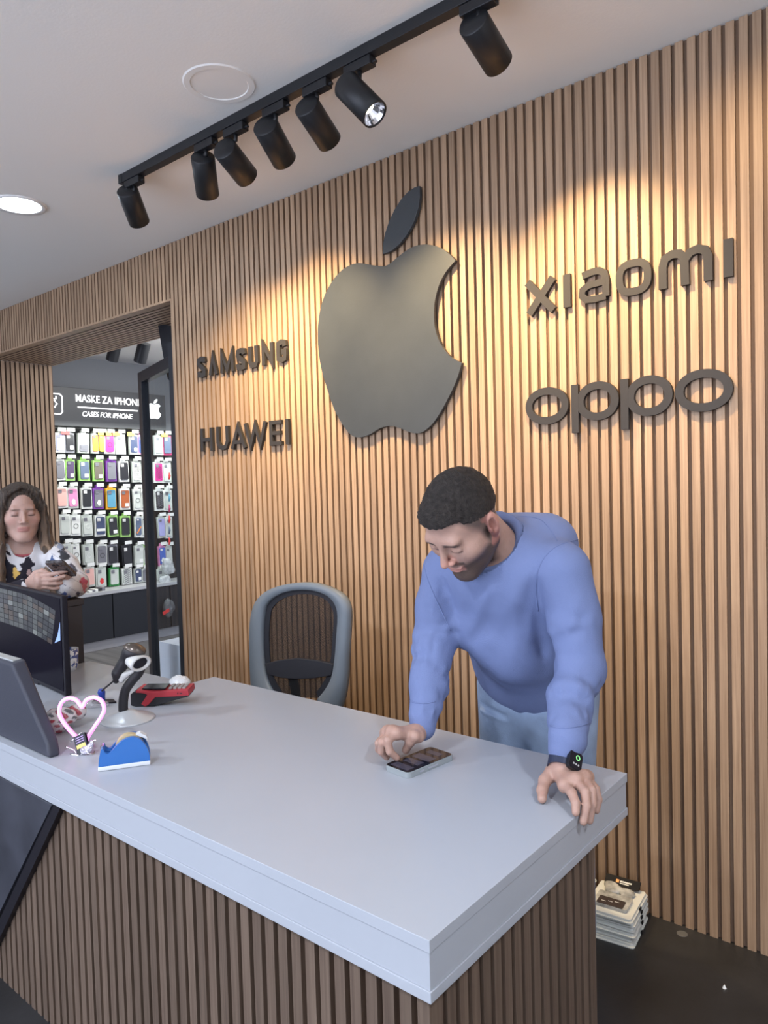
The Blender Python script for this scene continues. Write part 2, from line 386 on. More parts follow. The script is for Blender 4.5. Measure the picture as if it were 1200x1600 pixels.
# track
TZ = 2.80; TY = -.632
bm = bmesh.new(); bx(bm, -2.86, .6, TY-.018, TY+.018, TZ-.014, HC); bx(bm, -2.865, -2.84, TY-.02, TY+.02, TZ-.016, HC)
tr = fin('lighting_track', bm, BLACKM, bevel=.002)
tag(tr, 'long black ceiling track rail carrying the black spotlights', 'lighting track')
heads = [  # adapter x, px of the top end, px of the lower end, radius, towards the camera?, beam, label
 (-2.775, (198.5, 297), (217.7, 347), .045, 0, 30, 'black cylinder spotlight at the far left end of the ceiling track'),
 (-2.285, (316.7, 244.7), (324.4, 303.6), .045, 0, 60, 'black cylinder spotlight hanging almost straight down, second from the left on the track'),
 (-2.110, (349.7, 231), (385.5, 276), .046, 0, 60, 'black cylinder spotlight third from the left, just right of the vertical one'),
 (-1.895, (414, 195), (444, 250), .046, 0, 60, 'black cylinder spotlight in the middle of the track, fourth from the left'),
 (-1.695, (478, 164), (514.7, 221), .044, 0, 60, 'black cylinder spotlight fifth from the left, left of the one showing its reflector'),
 (-1.510, (540, 132), (586, 179), .044, 1, 60, 'black cylinder spotlight showing its silver faceted reflector'),
 (-1.075, (738.6, 33), (778.7, 99), .044, 0, 60, 'nearest and largest looking black cylinder spotlight at the top of the picture'),
]
REFL = mat('reflector', (.85, .85, .88), .12, metal=1)
LENS = mat('spot_lens', (.9, .9, .9), .3, emit=(1., .82, .55), estr=6)
HEADS = []
for i, (ax, pt, pb, r, near, _, lab) in enumerate(heads):
    t = thing('track_spotlight', lab, 'spotlight', (ax, TY, TZ-.012), 'black spotlights on the ceiling track')
    bm = bmesh.new(); bx(bm, ax-.055, ax+.055, TY-.016, TY+.016, TZ-.044, TZ-.015); bx(bm, ax+.055, ax+.07, TY-.006, TY+.006, TZ-.04, TZ-.032)
    keep(fin('adapter', bm, BLACKM, None, bevel=.003), t)
    L_ = .155
    # top end hangs under the adapter: pick the depth of the axis so that the head hangs on the track line, then the tilt that gives its length
    d0 = (CM @ (np.array([ax, TY, TZ-.10])-CO))[2]
    T = dist(*pt, d0)
    best = None
    for dd in np.linspace(-.155, .155, 311):
        Bp = dist(*pb, d0+dd); e = abs(np.linalg.norm(Bp-T)-L_)
        if (dd < 0) == bool(near) and (best is None or e < best[0]): best = (e, Bp)
    Bp = best[1]; dr = (Bp-T)/np.linalg.norm(Bp-T); Bp = T+dr*L_
    HEADS.append((T, Bp, dr))
    q = Vector(dr).to_track_quat('Z', 'Y').to_matrix().to_4x4(); M_ = Matrix.Translation(Vector(T)) @ q
    bm = bmesh.new(); lathe(bm, [(.001, 0), (r-.003, 0), (r, .004), (r, L_), (r-.004, L_+.001), (r-.005, L_-.02)], M_, 36, caps=False)
    keep(fin('lamp_body', bm, BLACKM, None, smooth=True, autos=1), t)
    bm = bmesh.new(); lathe(bm, [(r-.005, L_-.004), (r*.72, L_-.018), (r*.42, L_-.035)], M_, 28, caps=False)
    keep(fin('reflector', bm, REFL, None), t)
    bm = bmesh.new(); lathe(bm, [(.001, L_-.034), (r*.45, L_-.034)], M_, 20)
    keep(fin('lens', bm, LENS, None), t)
    bm = bmesh.new()
    pv = T+dr*.03; tp = np.array([ax, TY, TZ-.042]); md = (tp+pv)/2
    tube(bm, [tp, tp+(0, 0, -.02), pv+(0, 0, .03)], .008); tube(bm, [pv+(0, 0, .035), pv], .012)
    keep(fin('swivel_arm', bm, BLACKM, None, smooth=True), t)
# light cones of the lit heads: aimed at the lettering as the scallops on the slats show
def spot(name, src, tgt, power, deg, blend, col=(1., .72, .38)):
    l = bpy.data.lights.new(name, 'SPOT'); l.energy = power; l.spot_size = math.radians(deg); l.spot_blend = blend; l.color = col; l.shadow_soft_size = .035
    o = bpy.data.objects.new(name, l); C.objects.link(o); o.location = src
    o.rotation_euler = (Vector(tgt)-Vector(src)).to_track_quat('-Z', 'Y').to_euler(); return o
aims = [None, (-2.78, 0, 1.74), (-2.34, 0, 1.95), (-1.98, 0, 1.70), (-1.52, 0, 1.72), None, (-.98, 0, 1.78)]
pows = [0, 100, 90, 34, 110, 0, 125]
for (T, Bp, dr), a, p_ in zip(HEADS, aims, pows):
    if a: spot('spot_beam', Bp+dr*.012, a, p_, 82, 1.)
spot('spot_beam', (-.45, -.6, 2.68), (-.45, 0, 2.1), 22, 100, 1.)

# ================================================================== next room
XD = -6.60
def disp(x, y, X=XD): return at(x, y, 0, X)
# cabinet
ct = thing('display_cabinet', 'black low cabinet with pale top under the phone case display', 'cabinet', (-6.5, 1.4, 0))
CABZ = .548
fr_ = mat('cabinet_black', (.022, .024, .03), .4)
keep(box('carcass', -6.655, -6.38, .6, 3.1, .09, CABZ-.03, fr_), ct)
for a in (.62, 1.25, 1.88, 2.51):
    keep(box('door', -6.38, -6.362, a, a+.62, .095, CABZ-.035, fr_, bevel=.002), ct)
keep(box('cabinet_top', -6.655, -6.35, .6, 3.1, CABZ-.03, CABZ, mat('cabinet_top_grey', (.52, .53, .55), .3)), ct)
keep(box('plinth', -6.64, -6.40, .6, 3.1, 0, .09, mat('plinth_grey', (.42, .42, .44), .4)), ct)
box('wall_display_board', -6.658, XD-.035, .6, 3.3, CABZ, 2.1, mat('slot_black', (.02, .02, .022), .5), struct=True)
# sign board
st = thing('shop_sign', 'dark backlit sign board with white writing above the phone cases', 'sign', (-6.5, 1.4, 2.2))
XS = -6.49
sy0, sz1 = at(86, 603, 0, XS)[1]-.3, at(86, 603, 0, XS)[2]; sy1 = at(258, 625, 0, XS)[1]; sz0 = at(95, 665, 0, XS)[2]
keep(box('board', -6.655, XS, sy0, sy1, sz0, sz1, mat('sign_board', (.055, .058, .065), .45), bevel=.004), st)
SW = mat('sign_white', (1, 1, 1), .5, emit=(1, 1, 1), estr=.85)
fs = lambda u, v, d: Vector((XS+.001+d, u, v))
def sbox(p0, p1): a = at(*p0, 0, XS); b = at(*p1, 0, XS); return a, b
a = at(118, 629, 0, XS); b = at(219.5, 635, 0, XS); h = at(118, 614.5, 0, XS)[2]-at(118, 626, 0, XS)[2]
bm = bmesh.new(); zb = at(118, 627.5, 0, XS)[2]
text_mesh(bm, 'MASKE ZA IPHONE', h, lambda u, v, d: Vector((XS+.002+d, a[1]+u, zb+v)), 0, .008, width=b[1]-a[1], bold=.004)
keep(fin('lettering', bm, SW), st)
bm = bmesh.new(); a2 = at(121, 636, 0, XS); b2 = at(214.5, 641, 0, XS)
bx(bm, XS, XS+.008, a2[1], b2[1], a2[2]-.006, a2[2]+.006); keep(fin('underline', bm, SW), st)
bm = bmesh.new(); a3 = at(128.5, 650, 0, XS); b3 = at(207, 655, 0, XS)
text_mesh(bm, 'CASES FOR IPHONE', at(128, 642.5, 0, XS)[2]-at(128, 650.5, 0, XS)[2], lambda u, v, d: Vector((XS+.002+d, a3[1]+u, at(128, 650.5, 0, XS)[2]+v)), 0, .008, width=b3[1]-a3[1], shear=.25, bold=.0)
keep(fin('lettering', bm, SW), st)
bm = bmesh.new(); c0 = at(96, 616, 0, XS); c1 = at(94, 647, 0, XS); yr, zt, zb2 = c0[1], c0[2], c1[2]; yl = yr-.16
ribbon(bm, [(yl+.02, zt), (yr-.02, zt), (yr, zt-.02), (yr, zb2+.02), (yr-.02, zb2), (yl+.02, zb2), (yl, zb2+.02), (yl, zt-.02)], .010, fs, 0, .008, True)
cy, cz = (yl+yr)/2+.0, (zt+zb2)/2
ribbon(bm, [(cy+(.034 if k % 2 == 0 else .024)*math.cos(k*math.pi/5), cz+(.034 if k % 2 == 0 else .024)*math.sin(k*math.pi/5)) for k in range(10)], .008, fs, 0, .008, True)
ribbon(bm, [(yr-.055, zt-.02), (yr-.055, zt-.045), (yr-.10, zt-.045)], .008, fs, 0, .008)
keep(fin('case_icon', bm, SW), st)
# the apple outline (traced on the wall, metres from the plate's own centre)
_b = [(500,520),(470,518),(430,512),(385,504),(345,503),(305,515),(265,540),(225,582),(190,635),(160,700),(140,780),(130,870),(132,960),(142,1050),(160,1130),(185,1210),(215,1300),(250,1370),(290,1430),(320,1460),(350,1470),(385,1466),(425,1450),(465,1425),(500,1411),(540,1407),(585,1418),(625,1436),(665,1447),(700,1445),(735,1425),(775,1385),(815,1325),(850,1260),(885,1190),(910,1125),(930,1056)]
_bite = [(890,1038),(850,1005),(815,955),(790,895),(777,830),(777,750),(785,690),(805,620),(835,560),(870,515),(895,488)]
_t = [(870,460),(840,435),(800,412),(760,401),(720,398),(680,404),(640,420),(600,448),(560,480),(530,505)]
_lf = [(490,452),(493,390),(505,330),(525,270),(555,205),(590,150),(630,105),(665,82),(695,72),(697,130),(690,190),(672,250),(650,300),(620,350),(585,395),(545,430),(515,445)]
def tr_(L): return [tuple(at(460+x/3.5567, 270+y/3.5567, 1, -.024)[[0, 2]]) for x, y in L]
APB = tr_(_b+_bite+_t); APL = tr_(_lf)
apc = np.mean(np.array(APB), 0); hgt = max(p[1] for p in APB)-min(p[1] for p in APB)
ac = at(241.5, 642, 0, XS); s_ = (at(241, 631, 0, XS)[2]-at(241, 655, 0, XS)[2])/hgt*1.0
bm = bmesh.new()
for L_ in (APB, APL): prism(bm, [((p[0]-apc[0])*s_+ac[1], (p[1]-apc[1])*s_+ac[2]) for p in L_], fs, 0, .008)
keep(fin('fruit_logo', bm, SW), st)
# LED strip under the sign lights the packages
area('sign_strip_light', (-6.30, 1.5, 2.07), (-6.62, 1.5, 1.2), .05, 13, (.96, 1., .94), 2.0).rotation_euler
bpy.data.objects['sign_strip_light'].rotation_euler = (Vector((-6.62, 1.5, 1.25))-Vector((-6.30, 1.5, 2.07))).to_track_quat('-Z', 'X').to_euler()
bpy.data.lights['sign_strip_light'].size = .05; bpy.data.lights['sign_strip_light'].size_y = 2.0
area('next_room_front_light', (-5.0, 1.3, 2.70), (-6.6, 1.4, 1.2), .5, 13, (1, 1, .97))
# packages ------------------------------------------------------------------
COLS = dict(black=(.03, .03, .035), white=(.85, .87, .84), clear=(.62, .66, .62), orange=(.85, .28, .06), magenta=(.75, .05, .32), cream=(.80, .80, .62), navy=(.06, .08, .16),
            blue=(.08, .16, .55), maroon=(.45, .05, .15), plum=(.10, .07, .14), slate=(.13, .17, .26), taupe=(.17, .15, .12), grey=(.20, .20, .23), lilac=(.42, .42, .75), pink=(.80, .30, .55),
            purple=(.22, .06, .38), sky=(.12, .35, .50), rust=(.45, .12, .04), green=(.42, .74, .22), dgreen=(.05, .30, .08), amber=(.90, .45, .03), red=(.75, .05, .05), yellow=(.95, .70, .08), peach=(.85, .5, .45))
TAGP = mat('price_tag_white', (.88, .90, .88), .5); CAMW = mat('camera_dot', (.75, .75, .75), .3)
def cm(c, r=.35): return mat('plastic_'+c, COLS[c], r)
rows = [  # zoomed picture rows: (offset y, top, bottom, name, [(x, case, card, extra, text)])
 (440, 952, 1075, 'top', [(365, 'lilac', 'clear', '', 'pack with a lilac case'), (425, 'black', 'grey', 'label', 'pack with a black case and white sticker'), (512, 'grey', 'clear', 'low', 'clear pack with a small dark case low inside'),
   (583, 'orange', 'clear', '', 'clear pack with an orange case'), (622, 'yellow', 'black', '', 'narrow black pack with yellow'), (672, 'magenta', 'white', 'ring', 'pack with a magenta case'), (745, 'cream', 'clear', '', 'pack with a cream see-through case'),
   (826, 'navy', 'clear', 'label', 'pack with a navy case and white label'), (876, 'blue', 'pink', '', 'pack with a blue case half behind the door stile'), (982, 'clear', 'clear', 'label', 'clear pack seen through the door glass'), (1036, 'slate', 'maroon', '', 'maroon edged pack by the right door frame')]),
 (440, 1118, 1248, 'second', [(368, 'grey', 'white', '', 'white pack cut by the portal edge'), (427, 'plum', 'green', 'label', 'green pack with a plum case'), (517, 'slate', 'green', 'label', 'green pack with a slate blue case'), (606, 'taupe', 'green', 'label', 'green pack with a taupe case'),
   (685, 'grey', 'purple', '', 'grey pack with a purple foot'), (765, 'black', 'white', '', 'white rimmed pack with a black case'), (845, 'white', 'clear', 'grid', 'pack with a white case crossed by a black grid'), (888, 'clear', 'white', '', 'slim white pack beside the door stile'), (980, 'magenta', 'white', 'dia', 'white pack with a pink diamond pattern'), (1035, 'clear', 'clear', '', 'clear pack by the right door frame')]),
 (440, 1290, 1422, 'third', [(378, 'peach', 'white', '', 'pale pack cut by the portal edge'), (447, 'pink', 'clear', 'blob', 'pack with a pink case bearing a white shape'), (531, 'black', 'white', 'cam', 'white rimmed pack with a plain black case'), (604, 'grey', 'purple', 'blob', 'purple pack with a grey case'),
   (685, 'sky', 'amber', '', 'amber pack with a blue case'), (770, 'rust', 'white', 'label', 'pack with a rust brown case'), (848, 'clear', 'white', 'ring', 'white pack with a ring on a clear case'), (886, 'clear', 'white', '', 'slim pale pack beside the door stile'), (986, 'black', 'white', 'dia', 'white pack with a black marbled case'), (1040, 'clear', 'white', '', 'white pack by the right door frame')]),
 (440, 1460, 1592, 'fourth', [(395, 'clear', 'white', '', 'white pack cut by the portal edge'), (460, 'white', 'white', 'ring', 'white pack with a printed black ring'), (537, 'clear', 'clear', 'ring', 'tilted clear pack with a pale ring'), (616, 'navy', 'white', 'band', 'navy and white pack'), (698, 'black', 'green', 'label', 'green pack with a black case and sticker'),
   (772, 'black', 'green', '', 'green pack with a plain black case'), (854, 'slate', 'white', 'stripe', 'white pack with a case striped blue and orange'), (890, 'clear', 'white', '', 'slim white pack beside the door stile'), (1001, 'lilac', 'clear', '', 'pack with a lilac case behind glass'), (1045, 'clear', 'white', '', 'white pack by the right door frame')]),
 (720, 522, 648, 'fifth', [(415, 'clear', 'white', '', 'white pack cut by the portal edge'), (466, 'white', 'white', 'ring', 'white pack with a thin ring'), (543, 'clear', 'clear', 'ring', 'clear pack with a ring'), (625, 'grey', 'white', 'ring', 'white rimmed pack with a dark ringed case'), (696, 'black', 'grey', '', 'pack with a matt black case'), (785, 'black', 'black', 'cam', 'all black pack'),
   (858, 'clear', 'clear', 'label', 'clear pack with a white sticker'), (902, 'clear', 'green', '', 'slim green pack beside the door stile'), (1005, 'blue', 'pink', 'blob', 'pack with a blue flowered case'), (1048, 'clear', 'clear', '', 'clear pack by the right door frame')]),
 (720, 665, 788, 'bottom', [(550, 'peach', 'clear', '', 'pack with a peach case'), (622, 'clear', 'clear', 'redblob', 'clear pack with a red print'), (703, 'clear', 'dgreen', '', 'dark green edged clear pack'), (786, 'clear', 'white', 'dia', 'clear pack with a fine diamond line'), (855, 'navy', 'clear', 'label', 'pack with a navy case and yellow top'), (900, 'grey', 'clear', '', 'grey pack beside the door stile'), (1000, 'clear', 'clear', '', 'clear pack behind the door glass')]),
]
INK = mat('ink', (.04, .04, .04), .5)
for (oy, t0, t1, rn, items) in rows:
    for n_, (x, cs, cd, ex, txt) in enumerate(items):
        tilt = (x-600)*.105            # the display runs away from us, rows sink to the right
        p0 = at(x/4, oy+(t0+tilt*.25)/4, 0, XD); p1 = at(x/4, oy+(t1+tilt*.25)/4, 0, XD)
        slim = 'slim' in txt or 'narrow' in txt
        pc = [at(q[0]/4, oy+t0/4, 0, XD)[1] for q in items]; gp = [abs(pc[n_]-pc[j]) for j in (n_-1, n_+1) if 0 <= j < len(items)]
        wd = .056 if slim else .106
        nb_ = [('slim' in items[j][4] or 'narrow' in items[j][4]) for j in (n_-1, n_+1) if 0 <= j < len(items)]
        for g_, s_2 in zip(gp, nb_): wd = min(wd, (g_*2-.060 if (s_2 and not slim) else (g_*.98 if not (slim and not s_2) else wd)))
        cy, z1, z0 = p0[1], p0[2], max(p1[2], CABZ+.006); hh = z1-z0
        dx = random.uniform(0, .006); rz = random.uniform(-.02, .02); ry = random.uniform(-.02, .02)
        t = thing('phone_case_pack', '%s, %s row of case display' % (txt, rn), 'phone case', (XD+.02+dx, cy, z0), 'phone case packs on the display wall')
        t.rotation_euler = (random.uniform(-.03, .03), 0, rz)
        bm = bmesh.new(); prism(bm, [(-wd/2, 0), (wd/2, 0), (wd/2, hh), (wd*.22, hh), (wd*.18, hh+.028), (-wd*.18, hh+.028), (-wd*.22, hh), (-wd/2, hh)], lambda u, v, d: Vector((d, u, v)), -.03, 0)
        fin('card', bm, cm(cd, .25), t, bevel=.003)
        cw = wd*.40; c0, c1 = (hh*.10, hh*.92) if ex != 'low' else (hh*.08, hh*.42)
        bm = bmesh.new(); rr = .012
        out = [(sx*(cw-rr)+rr*math.cos(a_), (c0+rr if sy < 0 else c1-rr)+rr*math.sin(a_)) for sx, sy, a0 in ((1, 1, 0), (-1, 1, 90), (-1, -1, 180), (1, -1, 270)) for a_ in [math.radians(a0+q) for q in (0, 30, 60, 90)]]
        prism(bm, out, lambda u, v, d: Vector((d, u, v)), .0, .010); c_ = fin('case', bm, cm(cs), t)
        bm = bmesh.new(); bx(bm, .010, .014, -cw*.85, -cw*.05, c1-cw*.95, c1-.008)
        fin('camera_hole', bm, CAMW if cs in ('black', 'navy', 'slate', 'blue') or ex == 'cam' else cm('grey'), c_, bevel=.003)
        fx = lambda u, v, d: Vector((.0101+d, u, v)); mid = (c0+c1)/2
        bm = bmesh.new(); mm = None
        if ex == 'label': bx(bm, .010, .012, -cw*.1, cw*.85, c0+.012, c0+.045); mm = TAGP
        elif ex == 'ring': ribbon(bm, [(.021*math.cos(a_*.4), mid-.01+.021*math.sin(a_*.4)) for a_ in range(16)], .004, fx, 0, .002, True); mm = INK if cd == 'white' else cm('pink' if cs == 'magenta' else 'white')
        elif ex == 'grid':
            for q in range(5): bx(bm, .010, .012, -cw*.8+q*cw*.4-.001, -cw*.8+q*cw*.4+.001, c0+.01, c1-.01)
            for q in range(7): bx(bm, .010, .012, -cw*.9, cw*.9, c0+.01+q*.02, c0+.012+q*.02)
            mm = INK
        elif ex == 'dia':
            for q in range(-3, 4): ribbon(bm, [(-cw*.85, mid+q*.02-.02), (cw*.85, mid+q*.02+.02)], .003, fx, 0, .002); ribbon(bm, [(-cw*.85, mid+q*.02+.02), (cw*.85, mid+q*.02-.02)], .003, fx, 0, .002)
            mm = cm('grey') if cs != 'magenta' else cm('black')
        elif 'blob' in ex: prism(bm, [(.022*math.cos(a_*.628)*(1 if a_ % 2 else .7), c0+.04+.03*math.sin(a_*.628)) for a_ in range(10)], fx, 0, .002); mm = cm('red') if ex == 'redblob' else cm('white')
        elif ex == 'band': bx(bm, .010, .012, -cw, cw, c0+.03, c0+.055); mm = cm('white')
        elif ex == 'stripe': ribbon(bm, [(-cw*.8, c0+.02), (cw*.8, mid)], .012, fx, 0, .002); mm = cm('orange')
        if mm: fin('print', bm, mm, c_)
        else: bm.free()
        bm = bmesh.new(); tw = .042; bx(bm, .035, .037, -tw+.006, tw-.004, hh+.012, hh+.045); tube(bm, [(-.03, 0, hh+.02), (.036, 0, hh+.02)], .003, 6)
        fin('price_tag', bm, TAGP, t)
# coloured header cards seen in the top row
for (x, c) in ((410, 'red'), (640, 'yellow'), (675, 'yellow'), (728, 'orange'), (820, 'yellow'), (1030, 'yellow')):
    p = at(x/4, 440+948/4+(x-600)*.0065, 0, XD+.06)
    o = box('header_card', XD+.05, XD+.056, p[1]-.038, p[1]+.038, p[2]-.018, p[2]+.02, cm(c, .3))
    tag(o, {410: 'red header card at the left of the top display row', 640: 'yellow header card left of the pink case', 675: 'yellow header card above the pink case', 728: 'orange header card above the cream case', 820: 'yellow header card above the navy case', 1030: 'yellow header card seen through the door glass'}[x], 'header card', 'coloured header cards in the top display row')
# bags & charms on the right of the display, small accessories on the cabinet
fol = mat('clear_foil', (.75, .78, .80), .12, spec=.9, alpha=.6, var=.3, vscale=30, bump=.8, bscale=60)
for i, (x, y, w_, h_, lab, mm) in enumerate([(262, 885, .13, .17, 'large crumpled clear plastic bag hanging beside the display', fol), (258, 912, .14, .06, 'flat clear bag lying on the cabinet top', fol), (263, 950, .10, .19, 'dark bag with a red item hanging below the clear one', mat('bag_grey', (.22, .23, .25), .2, alpha=.55, var=.5, vscale=25, bump=.6, bscale=50))]):
    c = at(x, y, 0, (-6.5, -6.46, -6.31)[i])+np.array([0, 0, (0, .035, 0)[i]])
    pr = [ell((c[0], c[1], c[2]), (.05, w_/2, h_/2))]+[ell((c[0]+.03, c[1]+random.uniform(-.4, .4)*w_, c[2]+random.uniform(-.4, .4)*h_), (.02, .03, .035), k=.02) for _ in range(7)]
    o = body('plastic_bag', pr, .006, mm); tag(o, lab, 'bag')
c = at(259, 955, 0, -6.265); bm = bmesh.new(); bx(bm, c[0], c[0]+.01, c[1]-.04, c[1]+.045, c[2]-.02, c[2]+.01, Matrix.Translation(Vector(c)) @ Matrix.Rotation(.4, 4, 'X') @ Matrix.Translation(-Vector(c)))
tag(fin('red_tag', bm, cm('red')), 'small red slanted tag showing on the dark bag', 'tag')
for i in range(7):
    c = at(264.5, 745+i*17, 0, -6.5); bm = bmesh.new(); tube(bm, [c+(0, 0, .05), c+(0, .004, .01), c+(0, -.003, -.03)], [.004, .012, .007], 8)
    tag(fin('hanging_charm', bm, cm(['red', 'white', 'sky', 'maroon', 'red', 'slate', 'red'][i]), smooth=True), '%s charm on the strand by the right door frame, %s from the top' % (['red', 'white', 'blue', 'maroon', 'second red', 'grey blue', 'lowest red'][i], ['first', 'second', 'third', 'fourth', 'fifth', 'sixth', 'seventh'][i]), 'charm', 'strand of charms by the door frame')
for i, (x, y) in enumerate(((138, 926), (143, 923), (147, 928), (153, 925), (158, 922))):
    c = at(x, y, 0, -6.46)
    tag(box('cable_pack', c[0]-.05, c[0]+.05, c[1]-.018, c[1]+.016, CABZ, CABZ+.016+.004*i, cm(['white', 'grey', 'white', 'black', 'grey'][i], .3), bevel=.003), '%s flat accessory pack on the pale cabinet top, %s from the left' % (['white', 'grey', 'white', 'black', 'grey'][i], ['first', 'second', 'third', 'fourth', 'fifth'][i]), 'accessory pack', 'flat packs on the cabinet top')
# white box behind the door
c0 = at(244, 1010, 2, .52)
tag(box('white_box', -4.55, -3.85, .55, 1.15, 0, .40, mat('box_white', (.75, .78, .85), .4), bevel=.004), 'plain white box standing on the floor behind the glass door', 'box')
# far spotlights
for i, (x, y, lab) in enumerate(((222, 551, 'small black spotlight on the next room ceiling near the door'), (178, 549, 'small black fitting barely showing under the slatted soffit'))):
    c = at(x, y, 1, .95); t = thing('ceiling_spotlight', lab, 'spotlight', tuple(c))
    bm = bmesh.new(); lathe(bm, [(.001, -.08), (.05, -.08), (.05, .08), (.001, .08)], Matrix.Rotation(.5, 4, 'Y'), 24); fin('lamp_body', bm, BLACKM, t, smooth=False)
    bm = bmesh.new(); tube(bm, [(0, 0, .02), (0, 0, 2.762-c[2])], .012); fin('swivel_arm', bm, BLACKM, t)
# glass door leaf
DF = mat('door_frame_black', (.014, .016, .022), .35)
dr_ = bpy.data.objects.new('door_1', None); C.objects.link(dr_); dr_['kind'] = 'structure'
H0 = np.array([-3.56, .12]); H1 = np.array([-4.37, .38]); th = math.atan2(*(H1-H0)[::-1]); LL = np.linalg.norm(H1-H0); dr_.location = (*H0, 0); dr_.rotation_euler = (0, 0, th)
bm = bmesh.new()
bx(bm, 0, .08, -.025, .025, 0, 2.26); bx(bm, LL-.08, LL, -.025, .025, 0, 2.26); bx(bm, .08, LL-.08, -.025, .025, 2.19, 2.26); bx(bm, .08, LL-.08, -.025, .025, 0, .1)
fin('leaf_frame', bm, DF, dr_, bevel=.002)
bm = bmesh.new(); bx(bm, .08, LL-.08, -.003, .003, .1, 2.19)
gl = bpy.data.materials.new('door_glass'); gl.use_nodes = True; nt = gl.node_tree; nt.nodes.clear()
o_ = nt.nodes.new('ShaderNodeOutputMaterial'); mx_ = nt.nodes.new('ShaderNodeMixShader'); mx_.inputs[0].default_value = .05; tb = nt.nodes.new('ShaderNodeBsdfTransparent'); gb = nt.nodes.new('ShaderNodeBsdfGlossy'); pass
tb.inputs[0].default_value = (.93, .96, .97, 1); gb.inputs['Roughness'].default_value = .02
nt.links.new(tb.outputs[0], mx_.inputs[1]); nt.links.new(gb.outputs[0], mx_.inputs[2]); nt.links.new(mx_.outputs[0], o_.inputs[0])
fin('glass_pane', bm, gl, dr_)
bm = bmesh.new(); bx(bm, -3.545, PX1-.008, .03, .10, 0, 2.30)
fin('trim_3', bm, DF, struct=True)
bm = bmesh.new(); q = [at(x, y, 1, .3) for x, y in ((246.5, 506), (266, 508.7), (270, 600), (262, 592), (257.5, 572))]
prism(bm, [(p[0], p[2]) for p in q], lambda u, v, d: Vector((u, d, v)), .3, .34)
fin('trim_4', bm, DF, struct=True)

# ================================================================== lettering on the slats
SIGNM = mat('sign_plate_grey', (.046, .052, .058), .42, metal=.1, var=.05, vscale=12, bump=.05, bscale=300)
LETM = mat('letter_dark', (.036, .033, .033), .5, spec=.3)
wf = lambda u, v, d: Vector((u, d, v))
t = thing('fruit_logo_sign', 'large dark grey bitten apple plate with leaf on the slatted wall', 'wall sign', (apc[0], -.03, apc[1]))
bm = bmesh.new(); sp_ = lambda L: [tuple(p) for p in spline(L, 3, True)]
body_pts = [tuple(p) for p in spline(tr_(_b), 3)][:-1]+[tuple(p) for p in spline(tr_([(930, 1056)]+_bite), 3)][:-1]+[tuple(p) for p in spline(tr_([(895, 488)]+_t+[_b[0]]), 3)][:-1]
prism(bm, body_pts, wf, -.024, -.008); keep(fin('apple_plate', bm, SIGNM), t)
bm = bmesh.new(); prism(bm, APL, wf, -.024, -.008); keep(fin('leaf_plate', bm, SIGNM, bevel=.0015), t)
for (x, z) in ((-1.95, 2.3), (-1.95, 1.8), (-2.2, 2.05), (-1.82, 2.52)):
    bm = bmesh.new(); bx(bm, x-.012, x+.012, -.010, 0, z-.012, z+.012); keep(fin('mount', bm, BLACKM), t)
D0, D1 = -.016, -.0005
def word(lab, letters, z0, z1, strokes):
    t = thing('wall_lettering', lab, 'wall sign', (letters[0][0], -.02, z0), 'brand lettering on the slatted wall')
    for (x0, x1), st_ in zip(letters, strokes):
        bm = bmesh.new(); sx, sz = x1-x0, z1-z0
        for si_, s in enumerate(st_):
            pts, wd, cl = s
            # strokes are given in the letter's own box; the width is in metres
            ribbon(bm, [(x0+u*sx, z0+v*sz) for u, v in pts], wd, wf, D0-.0003*si_, D1, cl)
        keep(fin('letter', bm, LETM), t)
def arc(cx, cy, rx, ry, a0, a1, n=14): return [(cx+rx*math.cos(math.radians(a0+(a1-a0)*k/n)), cy+ry*math.sin(math.radians(a0+(a1-a0)*k/n))) for k in range(n+1)]
def sup(cx, cy, rx, ry, e=2.8, n=32):
    o = []
    for k in range(n):
        a_ = 2*math.pi*k/n; c, s = math.cos(a_), math.sin(a_); o.append((cx+rx*math.copysign(abs(c)**(2/e), c), cy+ry*math.copysign(abs(s)**(2/e), s)))
    return o
w1 = .027
X_ = [(-1.282, -1.166), (-1.137, -1.11), (-1.079, -0.972), (-0.949, -0.833), (-0.809, -0.648), (-0.617, -0.588)]
word('dark six-letter word with pointed strokes, upper right of the slatted wall', X_, 2.066, 2.179, [
 [([(.10, 0), (.92, 1)], w1, False), ([(.06, 1), (.92, 0)], w1*.98, False)],
 [([(.5, 0), (.5, 1)], w1, False)],
 [([(.12, .84), (.45, .905), (.68, .90), (.84, .80), (.885, .62), (.885, .12)], w1*.86, False), ([(.885, .56), (.32, .53), (.12, .42), (.10, .24), (.24, .11), (.55, .09), (.885, .12)], w1*.82, False)],
 [(sup(.5, .5, .40, .405), w1*.90, True)],
 [([(.075, 0), (.075, .6), (.12, .82), (.26, .91), (.40, .885), (.49, .74), (.50, 0)], w1*.95, False), ([(.50, .7), (.60, .86), (.74, .91), (.87, .84), (.925, .66), (.925, 0)], w1*.95, False)],
 [([(.5, 0), (.5, 1)], w1, False)]])
w2 = .026
word('dark word of four rounded letters, lower right of the slatted wall', [(-1.289, -1.128), (-1.113, -0.948), (-0.938, -0.773), (-0.761, -0.595)], 1.671, 1.797, [
 [(sup(.5, .5, .435, .415, 2.1), w2, True)],
 [(sup(.56, .5, .375, .415, 2.1), w2, True), ([(.07, -.32), (.07, 1.0)], w2, False)],
 [(sup(.56, .5, .375, .415, 2.1), w2, True), ([(.07, -.32), (.07, 1.0)], w2, False)],
 [(sup(.5, .5, .435, .415, 2.1), w2, True)]])
w3 = .026
S_ = [(.84, .72), (.80, .88), (.50, .91), (.20, .86), (.17, .70), (.30, .57), (.66, .44), (.83, .30), (.80, .12), (.50, .09), (.19, .12), (.15, .30)]
